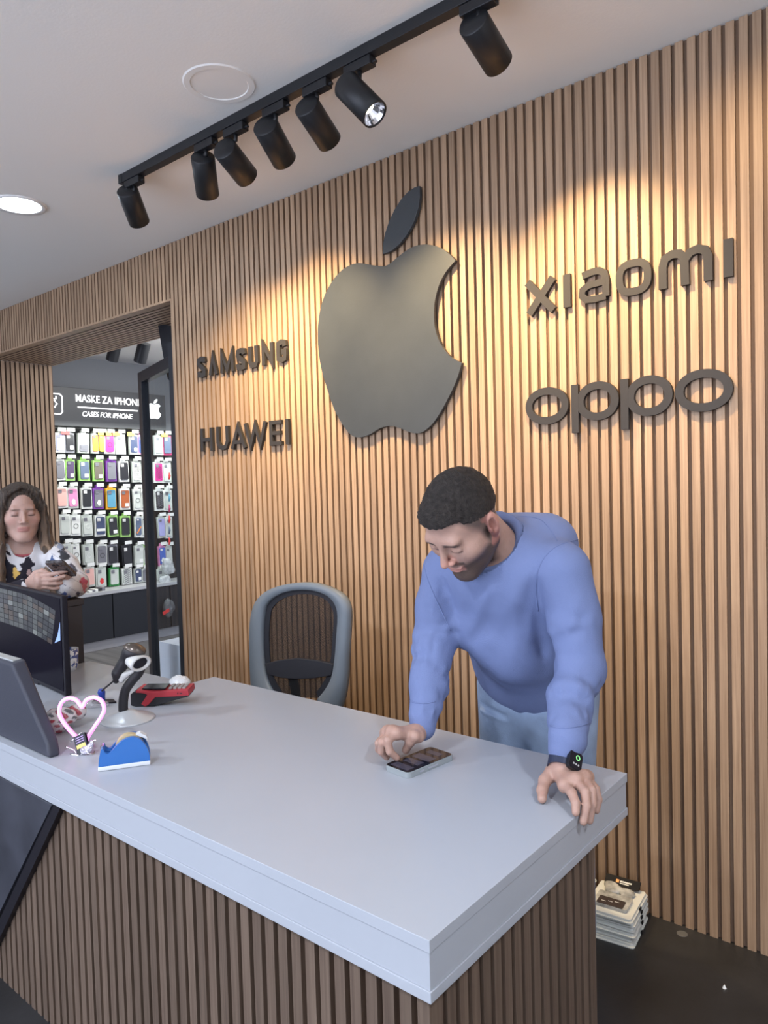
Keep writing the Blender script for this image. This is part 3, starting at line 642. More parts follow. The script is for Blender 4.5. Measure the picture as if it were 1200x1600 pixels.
word('heavy dark seven-letter capitals, upper word left of the large plate', [(-3.222, -3.155), (-3.125, -3.059), (-3.032, -2.923), (-2.903, -2.835), (-2.809, -2.74), (-2.711, -2.63), (-2.606, -2.539)], 2.063, 2.166, [
 [(S_, w3, False)], [([(.12, 0), (.5, .93), (.90, 0)], w3*.85, False)], [([(.10, 0), (.12, .95), (.5, .12), (.88, .95), (.90, 0)], w3*.82, False)], [(S_, w3, False)],
 [([(.16, 1), (.16, .24), (.30, .10), (.70, .10), (.84, .24), (.84, 1)], w3*.95, False)], [([(.13, 0), (.13, .94), (.87, .06), (.87, 1)], w3*.85, False)],
 [([(.84, .70), (.80, .87), (.5, .91), (.18, .84), (.16, .5), (.17, .17), (.5, .09), (.80, .14), (.84, .32), (.84, .46), (.5, .46)], w3*.95, False)]])
w4 = .022
word('dark six-letter capitals, lower word left of the large plate', [(-3.218, -3.115), (-3.085, -2.985), (-2.968, -2.852), (-2.862, -2.697), (-2.676, -2.587), (-2.565, -2.536)], 1.673, 1.793, [
 [([(.11, 0), (.11, 1)], w4, False), ([(.89, 0), (.89, 1)], w4, False), ([(.11, .5), (.89, .5)], w4*.9, False)],
 [([(.12, 1), (.12, .34), (.26, .13), (.5, .075), (.74, .13), (.88, .34), (.88, 1)], w4, False)],
 [([(.07, 0), (.5, .93), (.93, 0)], w4*.92, False), ([(.22, .27), (.78, .27)], w4*.8, False)],
 [([(.05, 1), (.28, .09), (.5, .90), (.72, .09), (.95, 1)], w4*.86, False)],
 [([(.13, 0), (.13, 1)], w4, False), ([(.13, .92), (.98, .92)], w4*.85, False), ([(.13, .5), (.90, .5)], w4*.85, False), ([(.13, .08), (.98, .08)], w4*.85, False)],
 [([(.5, 0), (.5, 1)], w4, False)]])
# ================================================================== counter
ZT, ZB = .758, .655
foot = [(-.67, -1.508), (-.67, -.695), (-2.272, -.695), (-2.272, -.80), (-2.934, -.835), (-2.934, -1.508)]
t = thing('worktop', 'thick white laminate counter top over the slatted counter base', 'worktop', (-1.8, -1.1, ZB))
def inset(L, d): 
    cx, cy = -1.6, -1.1; return [(x+(d if x < cx else -d), y+(d if y < cy else -d)) for x, y in L]
zf = lambda u, v, d: Vector((u, v, d))
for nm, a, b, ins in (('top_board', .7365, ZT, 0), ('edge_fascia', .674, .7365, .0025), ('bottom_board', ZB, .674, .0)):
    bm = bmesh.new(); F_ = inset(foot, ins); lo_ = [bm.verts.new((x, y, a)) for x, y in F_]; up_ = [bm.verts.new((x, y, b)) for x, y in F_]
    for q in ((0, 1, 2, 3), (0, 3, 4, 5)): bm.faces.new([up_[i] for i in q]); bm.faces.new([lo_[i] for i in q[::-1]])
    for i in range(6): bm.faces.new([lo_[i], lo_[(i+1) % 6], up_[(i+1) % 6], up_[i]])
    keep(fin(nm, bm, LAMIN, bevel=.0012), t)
t = thing('counter_base', 'brown vertical slat counter base under the white top', 'counter', (-1.8, -1.2, 0))
keep(box('carcass', -2.92, -.712, -1.468, -.875, 0, ZB, mat('carcass_dark', (.05, .04, .035), .7)), t)
bm = bmesh.new(); k = 0
while -.685-(k+1)*.037 > -2.95:
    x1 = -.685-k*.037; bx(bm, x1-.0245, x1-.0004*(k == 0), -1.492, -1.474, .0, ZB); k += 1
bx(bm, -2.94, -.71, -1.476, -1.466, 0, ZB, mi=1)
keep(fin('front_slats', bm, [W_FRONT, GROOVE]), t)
bm = bmesh.new(); k = 0
while -1.492+(k)*.037+.0245 < -.87:
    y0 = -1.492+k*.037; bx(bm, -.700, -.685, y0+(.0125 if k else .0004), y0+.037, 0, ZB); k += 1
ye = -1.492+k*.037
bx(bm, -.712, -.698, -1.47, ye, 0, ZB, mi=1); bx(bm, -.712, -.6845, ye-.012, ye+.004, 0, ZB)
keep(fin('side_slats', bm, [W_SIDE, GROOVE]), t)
yf = -1.512
def P2(x, y, Y=yf): p = at(x, y, 1, Y); return (p[0], min(p[2], ZB-.001))
a0, a1, a2_ = P2(80, 1249), P2(0, 1424), P2(0, 1205)
sl = ((a1[0]-a0[0])/(a1[1]-a0[1]))
lo = (a0[0]+sl*(.02-a0[1]), .02)
pan = mat('dark_panel_blue_black', (.045, .048, .062), .32, var=.35, vscale=6)
bm = bmesh.new(); prism(bm, [a0, lo, (-2.94, .02), (-2.94, ZB-.001)], lambda u, v, d: Vector((u, d, v)), yf, -1.49); keep(fin('dark_panel', bm, pan), t)
bm = bmesh.new(); prism(bm, [a0, (a0[0]+.038, a0[1]), (lo[0]+.045, 0.0), (lo[0], 0.0)], lambda u, v, d: Vector((u, d, v)), yf+.004, -1.49); keep(fin('panel_border', bm, BLACKP), t)

# raised dark pedestal the woman leans on
t = thing('side_pedestal', 'tall dark grey pedestal behind the left end of the counter', 'pedestal', (-3.1, -1.1, 0))
pm = mat('pedestal_grey', (.048, .043, .045), .5)
keep(box('column', -3.20, -2.945, -1.07, -.852, 0, 1.00, pm, bevel=.003), t)
keep(box('ledge', -3.22, -2.940, -1.075, -.845, 1.00, 1.028, pm, bevel=.003), t)

# ================================================================== things on the counter
TH = math.radians(39.57)
def L3(px0, z=ZT): return at(px0[0], px0[1], 2, z)
# monitor
MY0, MY1 = -1.167, -1.11
t = thing('monitor', 'black flat monitor in front of the woman with a dim painted reflection of grey tiles', 'monitor', (-2.839, -1.1364, ZT), rotz=math.atan2(MY1-MY0, -.61)+math.pi)
hw = .36; H_ = .352
bm = bmesh.new(); bx(bm, -hw, hw, 0, .022, .005, H_+.005); fin('housing', bm, BLACKP, t, bevel=.004)
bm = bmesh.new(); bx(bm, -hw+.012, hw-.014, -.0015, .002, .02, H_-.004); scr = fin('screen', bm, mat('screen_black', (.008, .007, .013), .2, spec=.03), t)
bm = bmesh.new(); bx(bm, -.10, .10, -.0, .05, 0, .008); bx(bm, -.03, .03, .02, .04, .006, .2); fin('stand', bm, BLACKP, t)
tiles = [mat('reflection_tile_%s' % n, c, .2, emit=c, estr=.55) for n, c in (('grey', (.045, .05, .05)), ('dark', (.018, .02, .024)), ('brown', (.045, .035, .03)), ('pale', (.11, .12, .115)))]  # reflection in the glass, painted as faintly glowing tiles
bm = bmesh.new(); random.seed(3)
xr = hw-.02
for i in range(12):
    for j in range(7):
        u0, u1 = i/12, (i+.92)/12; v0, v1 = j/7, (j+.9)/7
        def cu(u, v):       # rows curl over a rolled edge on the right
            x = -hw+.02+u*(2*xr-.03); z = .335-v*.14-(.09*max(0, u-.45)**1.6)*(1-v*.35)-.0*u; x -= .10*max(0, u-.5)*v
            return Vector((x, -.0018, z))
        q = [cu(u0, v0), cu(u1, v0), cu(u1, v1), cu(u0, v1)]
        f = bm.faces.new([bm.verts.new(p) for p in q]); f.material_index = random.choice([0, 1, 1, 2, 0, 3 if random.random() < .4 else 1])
bmesh.ops.recalc_face_normals(bm, faces=bm.faces)
fin('screen_reflection', bm, tiles, scr)
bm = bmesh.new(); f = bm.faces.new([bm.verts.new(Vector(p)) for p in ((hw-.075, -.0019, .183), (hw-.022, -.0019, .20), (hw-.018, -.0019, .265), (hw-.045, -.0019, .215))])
fin('reflection_highlight', bm, mat('reflection_blue', (.2, .3, .6), .2, emit=(.25, .36, .70), estr=.7), scr)  # blue part of the reflection, painted as a glowing patch
# payment machine seen from behind
yq = -1.488
q = [at(x, y, 1, yq) for x, y in ((18, 1037), (72, 1160), (77, 1187))]
t = thing('till_terminal', 'dark grey slanted till housing at the left front edge of the counter', 'till', (-2.2, -1.44, ZT))
pts = [(q[0][0]-.004, q[0][2]), (q[1][0], q[1][2]), (q[2][0], ZT), (-2.50, ZT), (-2.46, q[1][2]), (-2.31, q[0][2])]
bm = bmesh.new(); bm2 = [bm.verts.new((u, yq, v)) for u, v in pts]; bm3 = [bm.verts.new((u, yq+.034 if v < .85 else yq+.042, v+(.006 if v > .85 else 0))) for u, v in pts]
n = len(pts); bm.faces.new(bm2); bm.faces.new(bm3[::-1])
for i in range(n): bm.faces.new([bm2[i], bm3[i], bm3[(i+1) % n], bm2[(i+1) % n]])
keep(fin('housing', bm, mat('till_grey', (.046, .049, .066), .42, spec=.3, bump=.1, bscale=400), bevel=.009, seg=4), t)
zt_ = q[0][2]; bm = bmesh.new(); bx(bm, -2.31, -2.165, yq+.010, yq+.034, zt_+.001, zt_+.006); keep(fin('top_strip', bm, mat('strip_grey', (.40, .42, .42), .4, var=.15, vscale=60)), t)
# mug
c = L3((109.5, 1047)); t = thing('mug', 'white cup with blue flecks half hidden behind the monitor', 'cup', tuple(c))
mm = mat('mug_glaze', (.8, .82, .84), .2)
nt = mm.node_tree; nn = nt.nodes.new('ShaderNodeTexNoise'); nn.inputs['Scale'].default_value = 55; cr = nt.nodes.new('ShaderNodeValToRGB'); cr.color_ramp.interpolation = 'CONSTANT'
cr.color_ramp.elements[0].color = (.08, .12, .32, 1); cr.color_ramp.elements[1].position = .44; cr.color_ramp.elements[1].color = (.82, .84, .86, 1)
tc = nt.nodes.new('ShaderNodeTexCoord'); nt.links.new(tc.outputs['Object'], nn.inputs['Vector']); nt.links.new(nn.outputs[0], cr.inputs[0]); nt.links.new(cr.outputs[0], nt.nodes['Principled BSDF'].inputs['Base Color'])
bm = bmesh.new(); lathe(bm, [(.001, 0), (.026, 0), (.031, .02), (.035, .088), (.032, .088), (.028, .02), (.001, .008)], None, 32); fin('cup', bm, mm, t, smooth=True)
# barcode scanner on its stand
c = L3((200, 1124)); d_ = (CM @ (c-CO))[2]; S_ = FPX/d_
t = thing('barcode_scanner', 'black and white barcode scanner on a gooseneck stand with silver foot', 'scanner', tuple(c), rotz=TH)
lp = lambda x, y, dy=0.: np.array([(x-200)/S_, dy, (1124-y)/S_+.0])
silver = mat('silver_foot', (.50, .53, .55), .3, metal=.15); whitep = mat('scanner_white', (.62, .62, .60), .35); blackr = mat('scanner_black', (.018, .017, .02), .45)
bm = bmesh.new(); lathe(bm, [(.001, .031), (.018, .030), (.032, .022), (.055, .010), (.078, .006), (.082, .003), (.082, 0), (.001, 0)], None, 40); fin('foot', bm, silver, t, smooth=True)
bm = bmesh.new(); tube(bm, spline([lp(193, 1110), lp(194, 1094), lp(198, 1078), lp(208, 1064), lp(219, 1052), lp(224, 1042)], 6), [.0145]*31, 16); fin('gooseneck', bm, blackr, t, smooth=True)
rotm = Matrix.Rotation(math.radians(28), 3, 'Y')
g = body('handle', [cap(lp(187, 1050), lp(207, 1020), .017, .020, .02), cap(lp(184, 1062), lp(186, 1052), .010, .014, .01), ell(lp(215, 1018), (.034, .026, .022), k=.02)], .0022, blackr, None); g.parent = t
g = body('head_cap', [ell(lp(215, 1014), (.036, .027, .019), np.array(Matrix.Rotation(math.radians(18), 3, 'Y')), k=.01)], .0022, mat('scanner_bronze', (.12, .10, .085), .22, metal=.5), None); g.parent = t
axis = Vector((.80, -.55, -.22)).normalized(); M_ = Matrix.Translation(Vector(lp(212, 1030))) @ axis.to_track_quat('Z', 'Y').to_matrix().to_4x4() @ Matrix.Diagonal((1.45, .95, 1, 1))
bm = bmesh.new(); lathe(bm, [(.012, -.012), (.021, 0), (.024, .018), (.026, .040), (.0205, .041), (.017, .030)], M_, 32); fin('scan_window_frame', bm, whitep, t, smooth=True)
bm = bmesh.new(); lathe(bm, [(.001, .026), (.021, .034)], M_, 32); fin('scan_window', bm, DARKGLOSS, t)
g = body('trim', [cap(lp(184, 1048), lp(198, 1054), .007, .008), cap(lp(198, 1054), lp(212, 1048), .008, .007), cap(lp(188, 1056), lp(192, 1062), .006, .008)], .0018, whitep, None); g.parent = t
bm = bmesh.new(); tube(bm, spline([lp(183, 1060), lp(176, 1066), lp(167, 1073), lp(161, 1078)], 5), .0028, 8); fin('cable', bm, blackr, t, smooth=True)
c2 = L3((161, 1098)); t = thing('blue_plug', 'small blue plastic plug standing at the end of the scanner cable', 'plug', tuple(c2), rotz=TH)
bm = bmesh.new(); tube(bm, [(0, 0, 0), (0, 0, .016), (-.002, 0, .018), (-.004, 0, .036), (-.004, 0, .047)], [.008, .008, .0095, .013, .009], 12); fin('plug_body', bm, mat('blue_plastic', (.03, .07, .42), .35), t, smooth=True)
# card terminal
c = L3((250, 1104)); d_ = (CM @ (c-CO))[2]; S_ = FPX/d_
t = thing('card_terminal', 'red and black card payment terminal lying beside the scanner', 'payment terminal', tuple(c), rotz=TH)
lq = lambda x, y: ((x-250)/S_, max(0.0, (1104-y)/S_))
red = mat('terminal_red', (.42, .035, .05), .4); blk = mat('terminal_black', (.02, .02, .024), .4)
ff = lambda u, v, d: Vector((u, d, v))
shell = [lq(*p) for p in ((214, 1077), (230, 1080), (240, 1081), (295, 1078.5), (296, 1087.5), (282, 1088.5), (243, 1089), (233, 1100), (227, 1103.5), (221, 1099), (231, 1085), (226, 1082), (213, 1081))]
bm = bmesh.new(); prism(bm, shell, ff, -.002, .004); prism(bm, [lq(*p) for p in ((214, 1077), (240, 1080), (295, 1078), (296, 1087), (243, 1088), (226, 1083), (213, 1081))], ff, .0, .075); prism(bm, shell, ff, .073, .079); fin('red_shell', bm, red, t, bevel=.0012)
bm = bmesh.new(); prism(bm, [lq(*p) for p in ((204, 1084), (209, 1080), (228, 1081), (243, 1087), (296, 1086), (295, 1090), (262, 1098), (240, 1104), (232, 1108), (212, 1108), (204, 1102))], ff, .003, .072); fin('black_body', bm, blk, t, bevel=.003)
bm = bmesh.new(); u0, v0 = lq(222, 1077); u1, v1 = lq(258, 1078)
prism(bm, [(u0, v0+.003), (u1, v1+.004), (u1, v1+.0), (u0, v0)], ff, .008, .066); fin('screen', bm, DARKGLOSS, t)
bm = bmesh.new(); 
for i in range(4):
    for j in range(3): u = lq(263, 1078)[0]+i*.015; bx(bm, u, u+.010, .012+j*.019, .025+j*.019, v1-.001, v1+.004)
fin('keypad', bm, mat('keys_grey', (.35, .33, .32), .4), t)
bm = bmesh.new(); u, v = lq(278, 1084); bx(bm, u, u+.003, -.003, -.001, v-.002, v+.003); bx(bm, u+.008, u+.016, -.003, -.001, v-.001, v+.002); fin('side_port', bm, blk, t)
# bubble wrap behind the terminal
c = L3((281, 1069)); pr = [ell((c[0], c[1], ZT+.008), (.045, .035, .022), k=.02)]
for i in range(70):
    a_, b_ = random.uniform(0, 6.28), random.uniform(0, 1)**.5; pr.append(ell((c[0]+.042*b_*math.cos(a_), c[1]+.032*b_*math.sin(a_), ZT+.008+.022*math.sqrt(max(0, 1-b_*b_))), (.0035, .0035, .003), k=.001))
tag(body('bubble_wrap', pr, .002, mat('bubble_film', (.72, .74, .76), .2, spec=.8)), 'small crumpled piece of white bubble wrap behind the red terminal', 'bubble wrap')
# neon heart
c = L3((130, 1168), ZT+.006); d_ = (CM @ (c-CO))[2]; S_ = FPX/d_
t = thing('neon_heart', 'glowing pink neon heart lamp standing on the counter', 'neon lamp', (c[0], c[1], ZT), rotz=TH)
lh = lambda x, y: (((x-130)/S_), .006, (1168-y)/S_+.006)
HP = spline([lh(*p) for p in ((130, 1163), (120, 1154), (106, 1138), (96, 1122), (93.5, 1110), (98, 1097), (109, 1090.5), (121, 1094), (127.5, 1103), (129.5, 1105), (131.5, 1103), (137, 1094), (148.5, 1090.5), (160, 1096), (164, 1109), (159, 1121), (149, 1135), (138, 1151))], 5, True)
bm = bmesh.new(); tube(bm, HP, .0052, 12, closed=True); fin('neon_tube', bm, mat('neon_pink', (1, .5, .9), .4, emit=(1.0, .17, .72), estr=1.35), t, smooth=True)
bm = bmesh.new(); tube(bm, [(p[0], .014, p[2]) for p in HP], .003, 8, closed=True); bx(bm, -.02, .02, .0, .03, 0, .006); bx(bm, -.004, .004, .012, .018, 0, .02); fin('backing', bm, mat('clear_backing', (.75, .45, .7), .3), t)
# metal easel with a tiny black and gold box
c = L3((129, 1177)); t = thing('display_clip', 'tiny black and gold box with bent metal wires in front of the neon heart', 'display clip', tuple(c), rotz=TH-.1)
M_ = Matrix.Translation((.0, 0, .024)) @ Matrix.Rotation(-.42, 4, 'Y') @ Matrix.Rotation(-.35, 4, 'X')
bm = bmesh.new(); bx(bm, -.018, .018, -.005, .005, -.024, .028, M_); fin('box', bm, DARKGLOSS, t, bevel=.001)
bm = bmesh.new(); bx(bm, -.014, .014, -.0058, -.0048, -.008, .002, M_); fin('gold_band', bm, mat('gold', (.55, .42, .12), .3, metal=.6), t)
bm = bmesh.new()
for q in range(3): bx(bm, -.013, .012, -.0058, -.0050, .008+q*.006, .010+q*.006, M_)
fin('print', bm, mat('violet_print', (.45, .3, .6), .4), t)
chrome = mat('chrome', (.8, .8, .82), .12, metal=1)
bm = bmesh.new()
for P_ in ([(-.045, -.006, .02), (-.02, -.008, .012), (-.012, -.01, .002)], [(-.035, .004, .03), (-.005, .01, .055)], [(.0, -.012, .001), (.02, -.014, .006), (.034, -.01, .001), (.03, .01, .002)], [(.02, -.01, .0), (.034, -.006, .035), (.044, -.006, .038)], [(-.03, -.01, .001), (.0, -.018, .001)]): tube(bm, spline(P_, 5), .0018, 8)
fin('wire', bm, chrome, t, smooth=True)
g = body('crumpled_foil', [ell((.012, -.012, .012), (.012, .007, .012), k=.01), ell((.024, -.008, .016), (.01, .006, .012), k=.008), ell((.03, -.004, .03), (.007, .005, .009), k=.008)], .0018, mat('foil', (.7, .66, .75), .1, metal=.8, bump=.8, bscale=120)); g.parent = t
# crumpled bags behind the heart
c = L3((94, 1140)); pr = [ell((c[0]+random.uniform(-.04, .03), c[1]+random.uniform(-.03, .06), ZT+.02+random.uniform(0, .03)), (random.uniform(.014, .026),)*3, k=.01) for _ in range(14)]
def candy(P):
    s = np.sin(P[:, 0]*140+np.sin(P[:, 2]*170)*2)+np.sin(P[:, 1]*150+P[:, 2]*90); o = np.tile([.72, .66, .66], (len(P), 1)); o[s > .8] = [.40, .05, .07]; o[s < -1.2] = [.12, .12, .13]; return o
tag(body('candy_bag', pr, .0028, mat('candy_film', (1, 1, 1), .25, attr=True, bump=.3, bscale=90, alpha=.8), colorf=candy), 'clear bag of red and white wrapped sweets behind the left side of the neon heart', 'sweets bag')
c = L3((133, 1106)); pr = [ell((c[0]+i*.016*.77+random.uniform(-.01, .01), c[1]+i*.016*.64+random.uniform(-.012, .012), ZT+.008), (.022, .018, random.uniform(.008, .016)), k=.008) for i in range(-4, 4)]
tag(body('clear_wrapper', pr, .0025, mat('wrapper_film', (.55, .54, .58), .1, spec=1., var=.5, vscale=40, bump=.9, bscale=70, alpha=.35)), 'crumpled shiny see-through wrapper behind the neon heart', 'wrapper')
c = L3((172, 1096)); bm = bmesh.new(); prism(bm, [(c[0]-.05, c[1]-.035), (c[0]-.02, c[1]-.055), (c[0]+.04, c[1]-.0), (c[0]+.0, c[1]+.012)], zf, ZT, ZT+.006); tag(fin('black_sleeve', bm, BLACKP), 'flat black pointed sleeve lying left of the scanner foot', 'sleeve')
# tape dispenser
c = L3((147, 1203)); t = thing('tape_dispenser', 'blue tape dispenser with white base and a roll of clear tape', 'tape dispenser', (c[0], c[1]+.028*.5, ZT), rotz=math.radians(57)); t.scale = (.93, .93, .93)
blue = mat('dispenser_blue', (.035, .15, .45), .28); cream = mat('dispenser_white', (.70, .72, .74), .3)
prof = [(0, .012), (.002, .030), (.008, .058), (.015, .060), (.019, .050), (.030, .047), (.045, .062), (.065, .078), (.088, .084), (.108, .078), (.124, .060), (.134, .034), (.136, .012)]
sp2 = [tuple(p) for p in spline(prof, 3)]
bm = bmesh.new(); prism(bm, sp2, ff, -.028, -.015); prism(bm, sp2, ff, .015, .028); prism(bm, [(0, .012), (.002, .030), (.008, .058), (.014, .058), (.019, .046), (.034, .042), (.044, .050), (.05, .03), (.11, .03), (.118, .058), (.132, .034), (.136, .012)], ff, -.016, .016); fin('shell', bm, blue, t, bevel=.003, seg=3)
bm = bmesh.new(); prism(bm, [(-.001, 0), (-.001, .013), (.137, .013), (.137, 0)], ff, -.029, .029); fin('base', bm, cream, t, bevel=.003)
bm = bmesh.new(); lathe(bm, [(.001, -.011), (.038, -.011), (.038, .011), (.001, .011)], Matrix.Translation((.082, 0, .050)) @ Matrix.Rotation(math.pi/2, 4, 'X'), 36); fin('tape_roll', bm, mat('tape_tan', (.55, .44, .25), .3), t)
bm = bmesh.new(); bx(bm, .006, .014, -.013, .013, .058, .064); fin('cutter', bm, chrome, t)
bm = bmesh.new(); prism(bm, [(.10, .084), (.128, .070), (.133, .062), (.128, .078), (.112, .088)], ff, -.012, .012); fin('tape_tail', bm, cream, t)
# phone on the counter
t = thing('smartphone', 'smartphone in a clear case lying screen up on the counter under the man hand', 'phone', (-1.109, -.944, ZT), rotz=math.radians(-7))
W2, L2_, T2 = .0425, .085, .0145
def rr(w_, l_, r_): return [(sx*(w_-r_)+r_*math.cos(a_), sy*(l_-r_)+r_*math.sin(a_)) for sx, sy, a0 in ((1, 1, 0), (-1, 1, 90), (-1, -1, 180), (1, -1, 270)) for a_ in [math.radians(a0+q) for q in (0, 22, 45, 67, 90)]]
bm = bmesh.new(); prism(bm, rr(W2, L2_, .013), zf, 0, T2); fin('clear_case', bm, mat('case_grey', (.30, .33, .34), .15, spec=.8), t, bevel=.0025, seg=3)
bm = bmesh.new(); prism(bm, rr(W2-.0025, L2_-.0025, .011), zf, T2-.004, T2+.0008); fin('screen', bm, mat('phone_screen', (.012, .012, .018), .08, var=.8, vscale=20), t)
bm = bmesh.new()
for i, (a_, b_, c_) in enumerate(((-.075, -.05, .03), (-.035, -.01, .026), (.0, .03, .03), (.045, .065, .022))): bx(bm, -c_, c_, a_, b_, T2+.0009, T2+.0011)
fin('screen_content', bm, mat('screen_content', (.03, .03, .045), .2, emit=(.05, .05, .08), estr=.4), t)
bm = bmesh.new(); bx(bm, W2-.001, W2+.0012, -.045, -.030, .005, .010); bx(bm, W2-.001, W2+.0012, -.015, .02, .005, .010); fin('side_button', bm, chrome, t)

# ================================================================== office chair
CY = -.40
t = thing('office_chair', 'grey framed office chair with dark mesh back between counter and wall', 'chair', (-2.2, CY+.05, 0))
cz = lambda x, y: tuple(at(360+x/5.4545, 880+y/5.4545, 1, CY)[[0, 2]])
outer = [(185, 1160), (172, 1000), (165, 800), (165, 600), (177, 450), (215, 330), (300, 240), (420, 190), (600, 165), (750, 180), (880, 230), (960, 290), (998, 370), (1005, 470), (997, 640), (988, 800), (980, 980), (955, 1150), (900, 1330)]
inner = [(385, 1150), (325, 1050), (290, 950), (270, 800), (265, 600), (278, 430), (305, 350), (380, 285), (480, 245), (600, 230), (720, 240), (820, 280), (885, 350), (908, 450), (898, 620), (882, 820), (850, 980), (790, 1090), (730, 1160)]
so, si = spline([cz(*p) for p in outer], 3), spline([cz(*p) for p in inner], 3)
mn = min(len(so), len(si)); so, si = so[:mn], si[:mn]
low = min(p[1] for p in so)
gm = mat('chair_grey', (.175, .20, .225), .45)
bm = bmesh.new(); n = len(so); V = []
for i in range(n):
    a_, b_ = so[i], si[i]; mdl = (a_+b_)/2
    V.append([bm.verts.new((a_[0], CY+.012, a_[1])), bm.verts.new((a_[0]*.93+b_[0]*.07, CY-.008, a_[1]*.93+b_[1]*.07)), bm.verts.new((b_[0]*.9+a_[0]*.1, CY-.004, b_[1]*.9+a_[1]*.1)), bm.verts.new((b_[0], CY+.006, b_[1])), bm.verts.new((b_[0], CY+.024, b_[1])), bm.verts.new((a_[0], CY+.024, a_[1]))])
for i in range(n-1):
    for k in range(6): bm.faces.new([V[i][k], V[i][(k+1) % 6], V[i+1][(k+1) % 6], V[i+1][k]])
bm.faces.new(V[0]); bm.faces.new(V[-1][::-1])
keep(fin('back_frame', bm, gm, smooth=True), t)
mesh_m = bpy.data.materials.new('chair_mesh'); mesh_m.use_nodes = True; nt = mesh_m.node_tree; b = nt.nodes['Principled BSDF']; b.inputs['Base Color'].default_value = (.012, .012, .014, 1); b.inputs['Roughness'].default_value = .8
tcn = nt.nodes.new('ShaderNodeTexCoord'); ws = []
for dr in (1, -1):
    sx = nt.nodes.new('ShaderNodeSeparateXYZ'); nt.links.new(tcn.outputs['Object'], sx.inputs[0]); ad = nt.nodes.new('ShaderNodeMath'); ad.operation = 'ADD' if dr > 0 else 'SUBTRACT'
    nt.links.new(sx.outputs['X'], ad.inputs[0]); nt.links.new(sx.outputs['Z'], ad.inputs[1]); ml = nt.nodes.new('ShaderNodeMath'); ml.operation = 'MULTIPLY'; ml.inputs[1].default_value = 1100; nt.links.new(ad.outputs[0], ml.inputs[0])
    sn = nt.nodes.new('ShaderNodeMath'); sn.operation = 'SINE'; nt.links.new(ml.outputs[0], sn.inputs[0]); gt = nt.nodes.new('ShaderNodeMath'); gt.operation = 'GREATER_THAN'; gt.inputs[1].default_value = -.6; nt.links.new(sn.outputs[0], gt.inputs[0]); ws.append(gt)
mm_ = nt.nodes.new('ShaderNodeMath'); mm_.operation = 'MULTIPLY'; nt.links.new(ws[0].outputs[0], mm_.inputs[0]); nt.links.new(ws[1].outputs[0], mm_.inputs[1])
sb = nt.nodes.new('ShaderNodeMath'); sb.operation = 'SUBTRACT'; sb.inputs[0].default_value = 1; nt.links.new(mm_.outputs[0], sb.inputs[1]); nt.links.new(sb.outputs[0], b.inputs['Alpha'])
bm = bmesh.new(); prism(bm, [(p[0], p[1]) for p in si], lambda u, v, d: Vector((u, d, v)), CY+.020, CY+.022); keep(fin('mesh_back', bm, mesh_m), t)
dk = mat('chair_dark', (.022, .022, .028), .7)
cc = np.mean(si, 0); ring = [cc+(p-cc)*np.array([.86, .90]) for p in si]
bm = bmesh.new(); A = [[bm.verts.new((p[0], CY+dd, p[1])) for p in L_] for L_ in (si, ring) for dd in (.014, .019)]
for i in range(n-1):
    for q0, q1 in ((0, 2), (3, 1), (2, 3), (1, 0)): bm.faces.new([A[q0][i], A[q1][i], A[q1][i+1], A[q0][i+1]])
keep(fin('mesh_border', bm, dk), t)
lb = [cz(*p) for p in ((285, 860), (400, 830), (560, 812), (720, 830), (870, 862), (850, 960), (700, 985), (560, 992), (420, 980), (310, 950))]
bm = bmesh.new(); prism(bm, lb, lambda u, v, d: Vector((u, d, v)), CY+.004, CY+.018); keep(fin('lumbar_band', bm, dk, bevel=.003), t)
keep(box('seat', -2.45, -1.98, CY-.22, CY+.02, .44, .50, dk, bevel=.02), t)
bm = bmesh.new(); tube(bm, [(-2.2, CY-.08, .44), (-2.2, CY-.08, .09)], .025); keep(fin('gas_lift', bm, BLACKM), t)
bm = bmesh.new(); tube(bm, spline([(-2.2, CY-.05, .44), (-2.2, CY+.05, .45), (-2.2, CY+.06, .60), (-2.2, CY+.034, .72)], 5), .02); keep(fin('back_bracket', bm, BLACKM), t)
for i in range(5):
    a_ = i*1.2566+.3; e = (-2.2+.27*math.cos(a_), CY-.05+.24*math.sin(a_)*1.0)
    bm = bmesh.new(); tube(bm, [(-2.2, CY-.08, .10), (e[0], e[1], .075)], [.025, .016]); lg = keep(fin('leg', bm, BLACKM), t)
    bm = bmesh.new(); lathe(bm, [(.001, -.012), (.028, -.012), (.028, .012), (.001, .012)], Matrix.Translation((e[0], e[1], .028)) @ Matrix.Rotation(math.pi/2, 4, 'X'), 16); tube(bm, [(e[0], e[1], .03), (e[0], e[1], .075)], .006); g = fin('caster', bm, BLACKP, lg); g.matrix_parent_inverse = Matrix.Translation(t.location).inverted() @ Matrix.Identity(4) if False else g.matrix_parent_inverse
    
